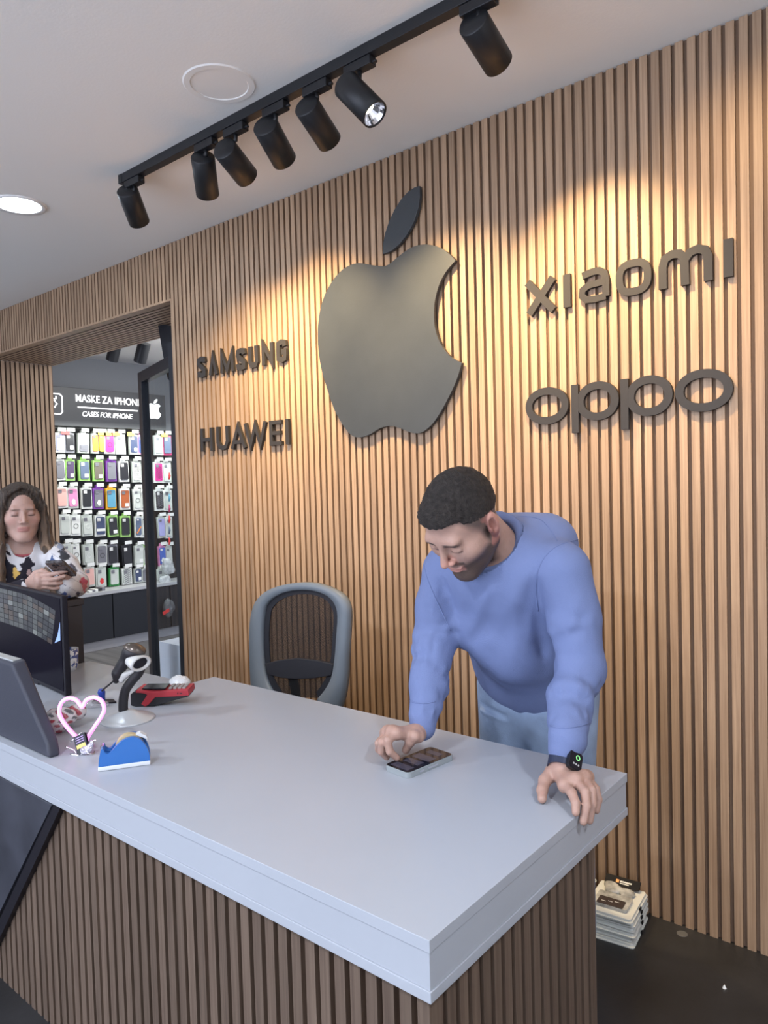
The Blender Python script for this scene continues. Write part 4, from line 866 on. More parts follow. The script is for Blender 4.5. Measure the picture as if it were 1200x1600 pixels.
# ================================================================== packs on the floor and scraps
pw = mat('pack_white', (.62, .64, .62), .35); clr = mat('blister_clear', (.36, .37, .37), .1, spec=.8, var=.5, vscale=30); dv = mat('device_brown', (.045, .035, .035), .25); hd = mat('header_black', (.012, .012, .014), .7, spec=.2)
ords = ['lowest', 'second up', 'third up', 'fourth up', 'fifth up', 'topmost']
for s_i, (ox, oy, rot, nm_) in enumerate(((-.943, -.118, 6, 'right hand stack on the floor'), (-1.122, -.125, 3, 'left floor stack by the counter side'))):
    for i in range(6):
        jx, jy = (random.uniform(-.008, .008), random.uniform(-.010, .006)) if i < 5 else (0, 0)
        t = thing('blister_pack', 'white blister pack, %s in the %s' % (ords[i], nm_), 'blister pack', (ox+jx, oy+jy, i*.0145), 'blister packs stacked on the floor', rotz=math.radians(rot+random.uniform(-2, 2)))
        bm = bmesh.new(); prism(bm, rr(.080, .098, .012), zf, 0, .004); prism(bm, rr(.075, .093, .010), zf, .004, .0125); fin('card', bm, pw, t, bevel=.001)
        bm = bmesh.new(); bx(bm, .079, .083, -.01, .004, .002, .010); fin('notch', bm, hd, t)
        if i == 5:
            bm = bmesh.new(); prism(bm, rr(.055, .040, .008), lambda u, v, d: Vector((u, v-.028, d)), .0125, .024); bl = fin('blister', bm, clr, t, bevel=.003)
            bm = bmesh.new(); prism(bm, rr(.042, .022, .004), lambda u, v, d: Vector((u, v-.045, d)), .0235, .026); fin('device', bm, dv, t)
            bm = bmesh.new()
            for q in range(3): bx(bm, -.03+q*.02, -.016+q*.02, -.052+q*.006, -.050+q*.006, .026, .0266)
            fin('print', bm, mat('pack_print', (.7, .7, .72), .3), t)
            g = body('film_bag', [ell((random.uniform(-.04, .04), random.uniform(-.0, .07), .018), (.02, .018, .007), k=.01) for _ in range(9)], .0028, clr); g.parent = t
            M_ = Matrix.Translation((0, .082, .03)) @ Matrix.Rotation(.55, 4, 'X')
            bm = bmesh.new(); bx(bm, -.058, .058, -.016, .016, -.001, .001, M_); h = fin('header_card', bm, hd, t)
            bm = bmesh.new(); bx(bm, -.022, -.012, -.006, .005, .001, .0016, M_); fin('orange_mark', bm, cm('orange'), h)
            bm = bmesh.new(); bx(bm, -.008, .030, -.002, .003, .001, .0016, M_); bx(bm, -.008, .022, -.008, -.005, .001, .0016, M_); fin('white_mark', bm, pw, h)
c = at(1066, 1459, 2, .0); bm = bmesh.new(); lathe(bm, [(.001, .001), (.016, .001), (.017, 0)], Matrix.Translation(Vector(c)), 20); tag(fin('floor_disc', bm, mat('scuff_grey', (.10, .10, .10), .6)), 'small flat grey disc on the dark floor near the wall', 'disc')
c = at(1132, 1544, 2, 0); bm = bmesh.new(); lathe(bm, [(.001, .010), (.003, .006), (.006, 0)], Matrix.Translation(Vector(c)), 6); tag(fin('paper_scrap', bm, TAGP), 'tiny white scrap on the dark floor', 'scrap')
# ================================================================== people
SC = 1.08
def T_(c, R, p): return np.array(c)+R@(np.array(p, float)*SC)
def head_prims(c, R, male=True):
    T = lambda *p: T_(c, R, p); P = []
    E = lambda p, r, k=.01, op='u', rot=None: P.append(ell(T(*p), np.array(r)*SC, R if rot is None else R@np.array(rot), k, op))
    K = lambda a, b, ra, rb=None, k=.01, op='u': P.append(cap(T(*a), T(*b), ra*SC, (ra if rb is None else rb)*SC, k, op))
    E((0, -.014, .032), (.077, .096, .088)); E((0, .022, -.04), (.061, .066, .080), .03)
    jw = .060 if male else .052
    for s in (-1, 1):
        K((s*jw, .0, -.05), (s*.016, .064, -.100), .019, .018, .03)
        E((s*.043, .050, -.022), (.024, .026, .022), .03)
    E((0, .070, -.100), (.022, .020, .018), .02)
    K((-.034, .076, .024), (.034, .076, .024), .012 if male else .009, None, .02)
    K((0, .082, .016), (0, .107, -.026), .0068, .0092, .014)
    for s in (-1, 1): E((s*.0115, .094, -.031), (.0075, .010, .0065), .006)
    for s in (-1, 1): E((s*.032, .098, .004), (.020, .016, .012), .014, 's')
    for s in (-1, 1): E((s*.031, .0745, .003), (.0150, .0125, .0115), .003)
    for s in (-1, 1): K((s*.018, .088, -.0045), (s*.044, .081, -.0035), .0012, None, .002, 's')
    lw = 1. if male else .88
    E((0, .0865, -.0565), (.0235*lw, .0105*lw, .0050*lw), .007); E((0, .0855 if male else .0835, -.0660), (.020*lw, .0105*lw, .0058*lw), .007)
    for s in (-1, 1): K((0, .0955, -.0608), (s*.024, .088, -.0632), .0014, None, .003, 's')
    for s in (-1, 1): E((s*.006, .102, -.038), (.003, .005, .003), .002, 's')
    K((0, .098, -.043), (0, .099, -.050), .0035, None, .006, 's')
    er = np.array(Matrix.Rotation(.18, 3, 'X'))
    for s in (-1, 1):
        E((s*.079, -.012, -.006), (.009, .019, .032), .004, rot=er); E((s*.083, -.006, -.002), (.006, .010, .018), .004, 's', er); E((s*.080, .004, -.010), (.006, .005, .008), .004)
        E((s*.076, -.006, -.030), (.007, .009, .009), .005)
    return P
def loc(c, R, P): return (P-np.array(c))@R/SC
def blend(col, m, c): return col*(1-m[:, None])+np.array(c)*m[:, None]
def box_m(x, a, b, s): return np.clip((x-a)/s+.5, 0, 1)*np.clip((b-x)/s+.5, 0, 1)
def hand(wr, mcps, fingers, thumb, s=1., rp=.0135):
    P = []
    for m_ in mcps: P.append(cap(wr, m_, .0165*s, rp*s, .012))
    for i in range(len(mcps)-1): P.append(cap(mcps[i], mcps[i+1], rp*s*.93, None, .014))
    for m_, f in zip(mcps, fingers):
        pts = [m_]+list(f); n = len(pts); rs = [.0108*s, .0098*s, .0090*s, .0080*s][:n] if n == 4 else [.0108*s, .0098*s, .0080*s]
        if m_ is mcps[-1]: rs = [r*.86 for r in rs]
        P += chain(pts, rs, .0035)
    P += chain(thumb, [.017*s, .0130*s, .0112*s, .0095*s][:len(thumb)], .006)
    return P
SKIN = mat('skin', (1, 1, 1), .48, attr=True, var=.05, vscale=60, bump=.10, bscale=260)
SKIN.node_tree.nodes['Principled BSDF'].inputs['Subsurface Weight'].default_value = .12
SKIN.node_tree.nodes['Principled BSDF'].inputs['Subsurface Radius'].default_value = (.012, .005, .003)

# ------------------------------------------------------------------ the man
hc = np.array([-1.012, -.872, 1.372])
HR = np.array([[-0.993, -0.121, 0.013], [0.073, -0.682, -0.728], [0.097, -0.721, 0.686]])
HR, _ = np.linalg.qr(HR); HR = HR*np.sign(np.diag(HR.T@np.array([[-0.993, -0.121, 0.013], [0.073, -0.682, -0.728], [0.097, -0.721, 0.686]])))
LS, RS = np.array([-.838, -.69, 1.238]), np.array([-1.180, -.70, 1.222])
LE, RE = np.array([-.790, -.70, 1.00]), np.array([-1.190, -.755, 1.015])
LW, RW = at(880, 1187, 2, .828), at(660, 1138, 2, .832)
man = thing('person', 'man in light blue sweatshirt and jeans bending over the counter, touching a phone', 'person', (-1.06, -.42, 0))
lh_f = hand(np.array([-.762, -.876, .802]), [np.array(v) for v in ((-.718, -.930, .796), (-.703, -.910, .804), (-.697, -.882, .802), (-.702, -.853, .793))],
  [[np.array(v) for v in f] for f in (((-.690, -.956, .795), (-.674, -.972, .783), (-.668, -.985, .769)), ((-.668, -.937, .796), (-.6570, -.957, .776), (-.6575, -.972, .747)),
   ((-.664, -.914, .793), (-.6560, -.930, .770), (-.6575, -.942, .738)), ((-.669, -.880, .783), (-.6580, -.892, .766), (-.6585, -.902, .745)))],
  [np.array(v) for v in ((-.772, -.886, .796), (-.775, -.915, .788), (-.768, -.942, .777), (-.756, -.966, .769))], 1.06)
def A_(x, y, z): return at(x, y, 2, z)
rM = [A_(613, 1146, .833), A_(606, 1150, .832), A_(601, 1156, .822), A_(600, 1164, .806)]
rh_f = hand(A_(650, 1146, .828), [A_(619, 1146, .842), A_(613, 1144, .840), A_(606, 1144, .828), A_(603, 1145, .812)],
  [[A_(606, 1157, .832), A_(609, 1174, .804), A_(620, 1184, .784)], [A_(597, 1160, .824), A_(596, 1174, .798), A_(604, 1183, .778)], [A_(592, 1161, .812), A_(592, 1171, .790), A_(600, 1178, .769)], [A_(592, 1162, .796), A_(595, 1168, .780), A_(603, 1174, .769)]],
  [A_(653, 1150, .828), A_(648, 1150, .832), A_(641, 1159, .815), A_(634, 1172, .788)], 1.06)
neck0 = np.array([-1.02, -.66, 1.26])
ma = head_prims(hc, HR)
ma += [cap(T_(hc, HR, (0, -.03, -.055)), neck0, .060, .072, .03),
       cap(np.array([-1.02, -.66, 1.20]), np.array([-1.065, -.42, .87]), .15, .14, .03, flat=(np.array([0, -.81, -.58]), .6)), cap(LS, RS, .05, None, .03)]
ma += chain([LS, LE, LW], [.048, .040, .029], .02)+chain([RS, RE, RW], [.048, .040, .026], .02)
ma += [cap(LW, np.array([-.762, -.876, .800]), .029, .024, .015), cap(RW, A_(652, 1146, .828), .026, .021, .012)]
for s in (-1, 1): ma += chain([np.array([-1.065+s*.085, -.40, .85]), np.array([-1.065+s*.10, -.41, .48]), np.array([-1.065+s*.10, -.37, .09])], [.075, .052, .038], .03)
ma += lh_f+rh_f
nails = [f for f in ()]
def man_col(P):
    col = np.tile([.43, .265, .210], (len(P), 1)); L = loc(hc, HR, P); x, y, z = L.T; ax = np.abs(x)
    head = (np.linalg.norm(L, axis=1) < .17)
    n = np.sin(x*900)*np.sin(y*870+1)*np.sin(z*910+2)
    # beard: from the sideburns down the jaw, chin and moustache
    jaw = np.clip((-.040+.0*ax-z+.35*np.clip(ax-.035, 0, 1)*1.2)/.018, 0, 1)*np.clip((y+.012)/.02, 0, 1)*np.clip((z+.135)/.01, 0, 1)
    jaw = np.maximum(jaw, box_m(z, -.09, .01, .02)*box_m(y, -.012, .020, .014)*(ax > .05))
    must = box_m(z, -.0525, -.0400, .006)*(ax < .032)*(y > .06)
    lips = box_m(z, -.0725, -.0530, .003)*box_m(ax, -.1, .024, .006)*(y > .07)
    jaw = jaw*(1-box_m(z, -.0745, -.0515, .003)*box_m(ax, -.1, .0225, .004)*(y > .06))
    col = blend(col, head*np.clip(np.maximum(jaw*.90, must*.88)+.06*n*(jaw > .3), 0, .93), (.050, .034, .028))
    # clipped sides
    h = np.interp(y, [-.12, -.05, .02, .040, .055, .09], [-.07, -.03, -.012, .015, .055, .072])
    fade = np.clip((z-h)/.035, 0, 1)*(ax > .03)+(y < -.04)*np.clip((z+.05)/.05, 0, 1)
    col = blend(col, head*np.clip(fade, 0, 1)*.85*(np.abs(ax-.083) > .0*ax)*(1-(ax > .0795)*1.0), (.07, .055, .05))
    br = box_m(z-.0*ax+.12*np.clip(ax-.035, 0, 1), .0170, .0270, .004)*box_m(ax, .012, .047, .008)*(y > .05)
    col = blend(col, head*br*.95, (.035, .022, .02))
    lash = box_m(z, -.0065, -.0025, .0015)*box_m(ax, .017, .045, .003)*(y > .06)
    col = blend(col, head*lash*.85, (.06, .04, .035))
    col = blend(col, head*lips*.6, (.50, .20, .17))
    col = blend(col, head*(y > .085)*box_m(z, -.045, -.01, .015)*.35, (.60, .24, .19))
    col = blend(col, head*(ax > .074)*box_m(z, -.05, .03, .01)*(y > -.04)*.35, (.60, .22, .18))
    return col
mb = body('body', ma, .0030, SKIN, man, man_col)
# hair
def hair_top(P):
    L = loc(hc, HR, P); x, y, z = L.T; ax = np.abs(x)
    h = np.interp(y, [-.12, -.06, .0, .04, .062, .078, .12], [-.030, .000, .026, .046, .070, .068, .062])+np.where(ax > .040, (ax-.040)*.5, 0)*(y > .045)
    n = .0012*np.sin(x*700+2*np.sin(z*400))+.0012*np.sin(y*650+x*320)
    return (h+n-z)*SC
def rough(a, f):
    def g(P): return a*(np.sin(P[:, 0]*f+1.7*np.sin(P[:, 1]*f*.7))*np.sin(P[:, 1]*f*1.1+1.3*np.sin(P[:, 2]*f*.8))+.6*np.sin(P[:, 2]*f*1.9+P[:, 0]*f))
    return g
hp = [ell(T_(hc, HR, (0, -.014, .033)), np.array((.0788, .0988, .0915))*SC, HR), ell(T_(hc, HR, (0, .046, .077)), np.array((.050, .037, .031))*SC, HR, .02), fnp(rough(.0016, 330), 'd'), fnp(hair_top, 'i', .012)]
HAIR = mat('dark_hair', (.036, .029, .026), .62, var=.5, vscale=90, bump=1., bscale=420)
body('hair', hp, .0028, HAIR, man)
# sweatshirt
random.seed(11)
tf = (np.array([0, -.81, -.58]), .66)
sw = [cap(np.array([-1.02, -.655, 1.195]), np.array([-1.062, -.44, .885]), .184, .180, .03, flat=tf), cap((-1.10, -.64, 1.06), (-1.02, -.60, 1.0), .086, .090, .08),
      cap(LS+(-.01, .0, .005), RS+(.01, 0, .005), .070, None, .05), cap(np.array([-1.10, -.60, 1.295]), np.array([-.925, -.60, 1.295]), .088, None, .05),
      cap(np.array([-1.02, -.66, 1.24]), neck0+(T_(hc, HR, (0, -.03, -.055))-neck0)*.62, .098, .092, .03)]
sw += chain([LS+(.004, 0, 0), (LS+LE)/2+(.010, .012, 0), LE+(.004, .010, 0), LE+(.004, -.06, -.065), LW+(.002, .022, .045)], [.074, .064, .058, .052, .046], .02)
sw += chain([RS, (RS+RE)/2+(-.012, .0, 0), RE+(-.004, .0, 0), (RE+RW)/2, RW+(-.003, .012, .035)], [.066, .060, .056, .049, .040], .02)
sw += [cap(LW+(.002, .022, .040), LW+(.0, .010, .022), .0415, .0385, .006), cap(RW+(-.002, .012, .030), RW+(0, .000, .002), .038, .0335, .006)]
# folds: soft ridges and grooves running round the sleeves and across the belly
def ring_fold(c, ax_, r, a0, a1, amp, w_, slant=0.):
    ax_ = ax_/np.linalg.norm(ax_); u = np.cross(ax_, [0.05, 0.1, 1.0]); u /= np.linalg.norm(u); v = np.cross(ax_, u)
    pts = [c+ax_*slant*math.sin(a_)+(u*math.cos(a_)+v*math.sin(a_))*r for a_ in np.linspace(a0, a1, 5)]
    return [(pts[i], pts[i+1], amp*(.45+.55*math.sin(math.pi*(i+.5)/4)), w_) for i in range(4)]
FS = []
for (p0, p1, r0, r1, N_, t0) in ((LS, LE, .066, .058, 4, .35), (LE, LW, .058, .044, 7, .02), (RS, RE, .062, .056, 4, .3), (RE, RW, .056, .042, 6, .02)):
    for i in range(N_):
        t_ = t0+(.86-t0*.86)*(i+.5)/N_; c_ = p0+(p1-p0)*t_; a0 = random.uniform(0, 6.28); r_ = r0+(r1-r0)*t_
        FS += ring_fold(c_, p1-p0, r_, a0, a0+random.uniform(2.2, 4.0), .0065, .017, random.uniform(-.035, .035))
        FS += ring_fold(c_+(p1-p0)*.09, p1-p0, r_, a0+.4, a0+random.uniform(2.2, 4.0), -.0060, .015, random.uniform(-.035, .035))
for (a_, b_, m_, w_) in (((-.905, -.80, 1.19), (-1.04, -.74, 1.00), .010, .030), ((-1.10, -.79, 1.17), (-1.16, -.68, 1.00), .010, .028), ((-.93, -.73, 1.08), (-1.06, -.62, .92), .012, .034), ((-.97, -.78, 1.12), (-1.10, -.71, 1.03), -.008, .022),
                         ((-.90, -.66, 1.06), (-1.00, -.54, .90), -.010, .026), ((-1.12, -.70, 1.00), (-1.20, -.54, .93), -.009, .022), ((-.95, -.52, .90), (-1.18, -.52, .93), .008, .022), ((-.90, -.60, .98), (-1.02, -.52, .89), .009, .02),
                         ((-.87, -.76, 1.24), (-.90, -.74, 1.10), -.010, .020), ((-1.15, -.77, 1.22), (-1.13, -.75, 1.08), -.010, .020), ((-1.0, -.79, 1.2), (-1.07, -.80, 1.14), -.004, .012)):
    FS.append((np.array(a_), np.array(b_), m_*1.35, w_))
for (p_, q_, ya, yb, m_, w_) in (((800, 905), (812, 1060), -.80, -.62, .011, .020), ((835, 900), (846, 1040), -.78, -.60, -.010, .018), ((770, 900), (735, 990), -.84, -.72, .008, .018), ((742, 935), (776, 924), -.84, -.84, -.006, .008), ((760, 1030), (800, 1075), -.62, -.58, .008, .016), ((700, 900), (716, 985), -.80, -.74, -.008, .016)):
    FS.append((at(*p_, 1, ya), at(*q_, 1, yb), m_, w_))
sw += [fnp(rough(.0010, 38), 'd'), fnp(folds(FS), 'd')]
# hem band, armhole seams
SW_ = mat('sweatshirt_blue', (.165, .21, .385), .85, spec=.15, bump=.22, bscale=420, var=.05, vscale=5)
# opening of the neck
NT = T_(hc, HR, (0, -.03, -.055)); nd = (NT-neck0)/np.linalg.norm(NT-neck0); nc = neck0+nd*.085
def above(P):
    q = P-nc; h_ = q@nd; return np.maximum(-h_, np.linalg.norm(q-np.outer(h_, nd), axis=1)-.096)
sw.append(fnp(above, 's', .004))
sm = body('sweatshirt', sw, .0042, SW_, man)
def band(name, c, axv, r, w_, m_, fl=None, n=28):
    axv = np.array(axv, float)/np.linalg.norm(axv); u = np.cross(axv, [0.1, 0, 1.0]); u /= np.linalg.norm(u); v = np.cross(axv, u)
    return [np.array(c)+(u*math.cos(a_)+v*math.sin(a_))*r for a_ in np.linspace(0, 2*math.pi, n, endpoint=False)]
pts = band('collar', nc+nd*.001, nd, .0835, 0, None); bm = bmesh.new(); tube(bm, pts, .0140, 12, closed=True); keep(fin('collar', bm, SW_, smooth=True), man)
# seams laid on the cloth
from mathutils.bvhtree import BVHTree
def surf(o, pts):
    me = o.data; co = [v.co.copy() for v in me.vertices]; bv = BVHTree.FromPolygons(co, [p.vertices[:] for p in me.polygons]); out = []
    for x, y in pts:
        d = CM.T @ np.array([(x-600)/FPX, (y-800)/FPX, 1.0]); h = bv.ray_cast(Vector(CO), Vector(d))
        if h[0] is not None: out.append(np.array(h[0]+h[1]*.0002))
    return out
def seam(name, o, pts, r, m_, par, n=6):
    P = surf(o, [tuple(p) for p in spline(pts, n)])
    if len(P) > 3: bm = bmesh.new(); tube(bm, P, r, 6); keep(fin(name, bm, m_, smooth=True), par)
seam('shoulder_seam', sm, [(806, 808), (822, 807), (845, 812), (862, 830), (871, 846)], .0016, SW_, man)
seam('armhole_seam', sm, [(903, 843), (884, 848), (866, 856), (850, 872), (840, 895), (838, 925), (841, 955)], .0017, SW_, man)
seam('armhole_seam', sm, [(662, 850), (664, 890), (676, 925), (690, 955), (704, 985)], .0016, SW_, man)
seam('cuff_seam', sm, [(860, 1134), (872, 1137), (890, 1137), (908, 1134), (920, 1130)], .0018, SW_, man)
seam('cuff_seam', sm, [(641, 1095), (650, 1098), (664, 1099), (680, 1096)], .0018, SW_, man)
# jeans
JE = mat('denim_blue', (.27, .355, .51), .8, spec=.2, var=.28, vscale=7, bump=.25, bscale=500)
jw_ = [cap(np.array([-1.065, -.415, .90]), np.array([-1.065, -.40, .84]), .172, .175, .03, flat=(np.array([0, 1., 0]), .72))]
for s in (-1, 1): jw_ += chain([np.array([-1.065+s*.088, -.405, .83]), np.array([-1.065+s*.10, -.42, .48]), np.array([-1.065+s*.10, -.375, .11])], [.105, .078, .062], .03)
for i in range(9):
    s = random.choice((-1, 1)); z0 = random.uniform(.55, .84); x0 = -1.065+s*.05
    jw_.append(cap((x0, -.515, z0), (x0+s*.09, -.50, z0+random.uniform(.0, .05)), .006, .003, .02, random.choice('us')))
jw_.append(cap((-1.065, -.55, .86), (-1.065, -.50, .70), .012, .004, .03, 's'))
jo = body('jeans', jw_, .0050, JE, man)
bm = bmesh.new(); ring = [(-1.065+.180*math.cos(a_), -.413+.134*math.sin(a_), .905) for a_ in np.linspace(0, 2*math.pi, 40, endpoint=False)]
tube(bm, ring, .009, 8, closed=True); keep(fin('waistband', bm, JE, smooth=True), man)
bm = bmesh.new(); tube(bm, [(-1.069, -.534, .84), (-1.066, -.540, .78)], .0035, 8); bm.free()
for s in (-1, 1):
    x = -1.065+s*.10
    body('shoe', [cap((x, -.34, .05), (x, -.50, .04), .045, .042, .02, flat=(np.array([0, 0, 1.]), .9)), cap((x, -.37, .07), (x, -.37, .11), .042, .040, .02), fnp(lambda P: .004-P[:, 2], 'i', .005)], .005, mat('shoe_white', (.6, .6, .6), .5), man)
# watch
wa = (LW-LE)/np.linalg.norm(LW-LE); wc = LW+wa*.012+np.array([0, 0, 0])
wt = bpy.data.objects.new('wristwatch', None); C.objects.link(wt); keep(wt, man); wt.empty_display_size = .02
u_ = np.cross(wa, [0.1, 0, 1.0]); u_ /= np.linalg.norm(u_); v_ = np.cross(wa, u_)
bm = bmesh.new(); R1 = []
for a_ in np.linspace(0, 2*math.pi, 30, endpoint=False):
    d = u_*math.cos(a_)+v_*math.sin(a_); c0 = LW+wa*.010
    R1.append([bm.verts.new(c0+d*r_+wa*w_) for r_, w_ in ((.0310, -.012), (.0335, -.012), (.0335, .012), (.0310, .012))])
for i in range(30):
    for k in range(4): bm.faces.new([R1[i][k], R1[i][(k+1) % 4], R1[(i+1) % 30][(k+1) % 4], R1[(i+1) % 30][k]])
strap = fin('watch_strap', bm, mat('strap_navy', (.02, .028, .06), .5), smooth=False); strap.parent = wt
# the case sits on the outer back of the wrist, turned towards the room
cd = dist(894, 1193, 1.0)-CO; tgt = dist(893, 1192, (CM@(LW-CO))[2]-.03)
nrm = tgt-(LW+wa*.010); nrm -= wa*(nrm@wa); nrm /= np.linalg.norm(nrm); sd = np.cross(wa, nrm)
M_ = Matrix(((sd[0], wa[0], nrm[0], 0), (sd[1], wa[1], nrm[1], 0), (sd[2], wa[2], nrm[2], 0), (0, 0, 0, 1))); M_.translation = Vector(LW+wa*.010+nrm*.0325)
fm = lambda u, v, d: M_ @ Vector((u, v, d))
bm = bmesh.new(); prism(bm, rr(.0185, .021, .007), fm, 0, .011); wcase = fin('watch_case', bm, mat('watch_steel', (.03, .03, .035), .2, metal=.6), bevel=.002); wcase.parent = wt
bm = bmesh.new(); prism(bm, rr(.0165, .019, .006), fm, .0108, .0116); f_ = fin('watch_face', bm, DARKGLOSS); f_.parent = wt
bm = bmesh.new(); ribbon(bm, [(-.004+.005*math.cos(a_), -.008+.005*math.sin(a_)) for a_ in np.linspace(0, 6.28, 14, endpoint=False)], .0022, fm, .0116, .0120, True); f_ = fin('dial_ring', bm, mat('dial_green', (.2, .7, .2), .3, emit=(.25, .7, .25), estr=.8)); f_.parent = wt
bm = bmesh.new(); 
for q in range(3): bx(bm, -.010+q*.007, -.006+q*.007, .006, .010, .0116, .0119, M_)
f_ = fin('dial_marks', bm, mat('dial_grey', (.5, .5, .5), .3)); f_.parent = wt

# ------------------------------------------------------------------ the woman
wc_ = np.array([-3.443, -.866, 1.392])
WR = np.array([[-0.305, 0.945, 0.116], [-0.952, -0.303, -0.035], [0.002, -0.121, 0.993]])
q_, _ = np.linalg.qr(WR); WR = q_*np.sign(np.diag(q_.T@WR))
wo = thing('person', 'woman with long brown hair in white printed sweatshirt looking down at her phone', 'person', (-3.45, -.9, 0))
D = dist
wN = T_(wc_, WR, (0, -.03, -.20))
wLS, wRS = D(82, 866, 3.46), D(-34, 878, 3.52)
wLE, wLW = D(117, 912, 3.15), D(104, 916, 3.02)
wRE, wRW = D(-30, 945, 3.15), D(38, 917, 3.02)
def DD(L): return [D(*p) for p in L]
wl = hand(D(106, 915, 3.02), DD([(103, 903, 3.00), (103, 909, 2.995), (102, 914, 2.99), (101, 919, 2.99)]), [DD([(98, 895, 2.985), (91, 894, 2.975)]), DD([(94, 905, 2.975), (85, 906, 2.965)]), DD([(93, 911, 2.97), (84, 913, 2.965)]), DD([(92, 917, 2.97), (84, 920, 2.965)])],
          DD([(108, 908, 3.02), (106, 896, 3.01), (103, 890, 2.99)]), .95)
wr_ = hand(D(44, 913, 3.02), DD([(60, 900, 2.97), (62, 906, 2.96), (62, 912, 2.96), (60, 918, 2.96)]), [DD([(78, 898, 2.955), (92, 895, 2.955), (105, 891, 2.965)]), DD([(78, 906, 2.95), (90, 904, 2.95), (101, 900, 2.96)]), DD([(76, 912, 2.95), (88, 912, 2.955), (96, 911, 2.965)]), DD([(73, 918, 2.955), (84, 920, 2.96), (92, 919, 2.965)])],
           DD([(48, 906, 3.0), (56, 896, 2.99), (66, 892, 2.985), (75, 896, 2.98)]), .95)
wm_ = head_prims(wc_, WR, False)
wm_ += [cap(T_(wc_, WR, (0, -.02, -.06)), wN, .050, .056, .02), cap(wLS, wRS, .05, None, .03), cap(wN, wN+(0.02, 0, -.42), .12, .12, .03, flat=(np.array([.9, -.4, 0])/.985, .7))]
wm_ += chain([wLS, wLE, wLW], [.045, .036, .028], .02)+chain([wRS, wRE, wRW], [.045, .036, .028], .02)+[cap(wLW, D(106, 915, 3.02), .028, .022, .01), cap(wRW, D(44, 913, 3.02), .026, .021, .01)]
pel = wN+(-.02, 0, -.42)
for s in (-1, 1): wm_ += chain([pel+(0, s*.09, -.05), np.array([pel[0]-.02, pel[1]+s*.09, .48]), np.array([pel[0]-.06, pel[1]+s*.09, .07])], [.09, .055, .036], .03)
wm_ += wl+wr_
def wo_col(P):
    col = np.tile([.45, .285, .235], (len(P), 1)); L = loc(wc_, WR, P); x, y, z = L.T; ax = np.abs(x); head = np.linalg.norm(L, axis=1) < .17
    br = box_m(z+.15*np.clip(ax-.03, 0, 1), .0185, .0235, .003)*box_m(ax, .012, .046, .008)*(y > .05); col = blend(col, head*br*.7, (.10, .07, .05))
    lash = box_m(z, -.0065, -.0025, .0015)*box_m(ax, .017, .045, .003)*(y > .06); col = blend(col, head*lash*.9, (.05, .035, .03))
    sh = box_m(z, -.002, .015, .006)*box_m(ax, .016, .046, .008)*(y > .06); col = blend(col, head*sh*.35, (.30, .18, .16))
    lips = box_m(z, -.0725, -.0520, .003)*box_m(ax, -.1, .024, .006)*(y > .07); col = blend(col, head*lips*.55, (.46, .17, .16))
    col = blend(col, head*box_m(ax, .028, .06, .015)*box_m(z, -.04, -.01, .015)*(y > .03)*.25, (.62, .27, .24))
    return col
body('body', wm_, .0034, SKIN, wo, wo_col)
Tw = lambda *p: T_(wc_, WR, p)
hh_ = [ell(Tw(0, -.018, .036), np.array((.083, .102, .091))*SC, WR)]
for s in (-1, 1):
    for (o1, o2, r0) in ((.0, .0, .026), (-.02, -.03, .030), (-.045, -.06, .032), (.022, .020, .018)):
        hh_ += chain([Tw(s*.010, .045+o1, .112), Tw(s*.058, .040+o1, .085), Tw(s*.080, .026+o1, .02), Tw(s*.090, .030+o1, -.06), Tw(s*.096, .040+o2, -.15), Tw(s*(.098 if s > 0 else .112), (.055 if s > 0 else .095)+o2, -.24), Tw(s*(.085 if s > 0 else .112), (.075 if s > 0 else .125)+o2, -.345)], [r0*SC*.35, r0*SC*.50, r0*SC*.60, r0*SC*.80, r0*SC*1.0, r0*SC*1.0, r0*SC*.4], .015)
hh_ += [ell(Tw(0, -.075, -.06), np.array((.080, .035, .12))*SC, WR, .03)]
hh_.append(ell(Tw(0, .104, -.008), np.array((.0625, .074, .104))*SC, WR, .006, 's'))
def strands(P):
    L = loc(wc_, WR, P); x, y, z = L.T; a_ = np.arctan2(x, y+.02)
    return (.0009+.0016*np.clip((.06-z)/.1, 0, 1))*np.sin(a_*62+3*np.sin(z*12)+2*np.sin(a_*9))+.0007*np.sin(a_*140+2*np.sin(z*9))
hh_.append(fnp(strands, 'd'))
def hair_col(P):
    L = loc(wc_, WR, P); x, y, z = L.T; a_ = np.arctan2(x, y+.02)
    g = .5+.5*np.sin(a_*37+2.3*np.sin(z*14)); g2 = .5+.5*np.sin(a_*83+1.5*np.sin(z*20)); low = np.clip((.05-z)/.22, 0, 1)
    c0 = np.array([.034, .026, .022]); c1 = np.array([.30, .20, .13]); m = np.clip(.04+.80*low*(.25+.75*g)+.30*g2*g, 0, 1)
    return c0*(1-m[:, None])+c1*m[:, None]
body('hair', hh_, .0034, mat('brown_hair', (1, 1, 1), .38, attr=True, bump=.9, bscale=1, stretch=(420, 420, 14)), wo, hair_col)
ws_ = [cap(wN+(0, 0, -.05), wN+(.0, 0, -.42), .150, .150, .03, flat=(np.array([.9, -.4, 0])/.985, .75)), cap(wLS, wRS, .056, None, .04), cap(wN+(0, 0, .03), wN+(0, 0, -.06), .072, .10, .03)]
ws_ += chain([wLS, (wLS+wLE)/2+(0, .01, .01), wLE, wLW+(.0, 0, .0)], [.058, .056, .054, .045], .02)+[cap(wLW, wLW+(wLW-wLE)*.15, .040, .038, .006)]
ws_ += chain([wRS, wRE, wRW+(0, 0, -.01)], [.066, .056, .044], .02)
WF = []
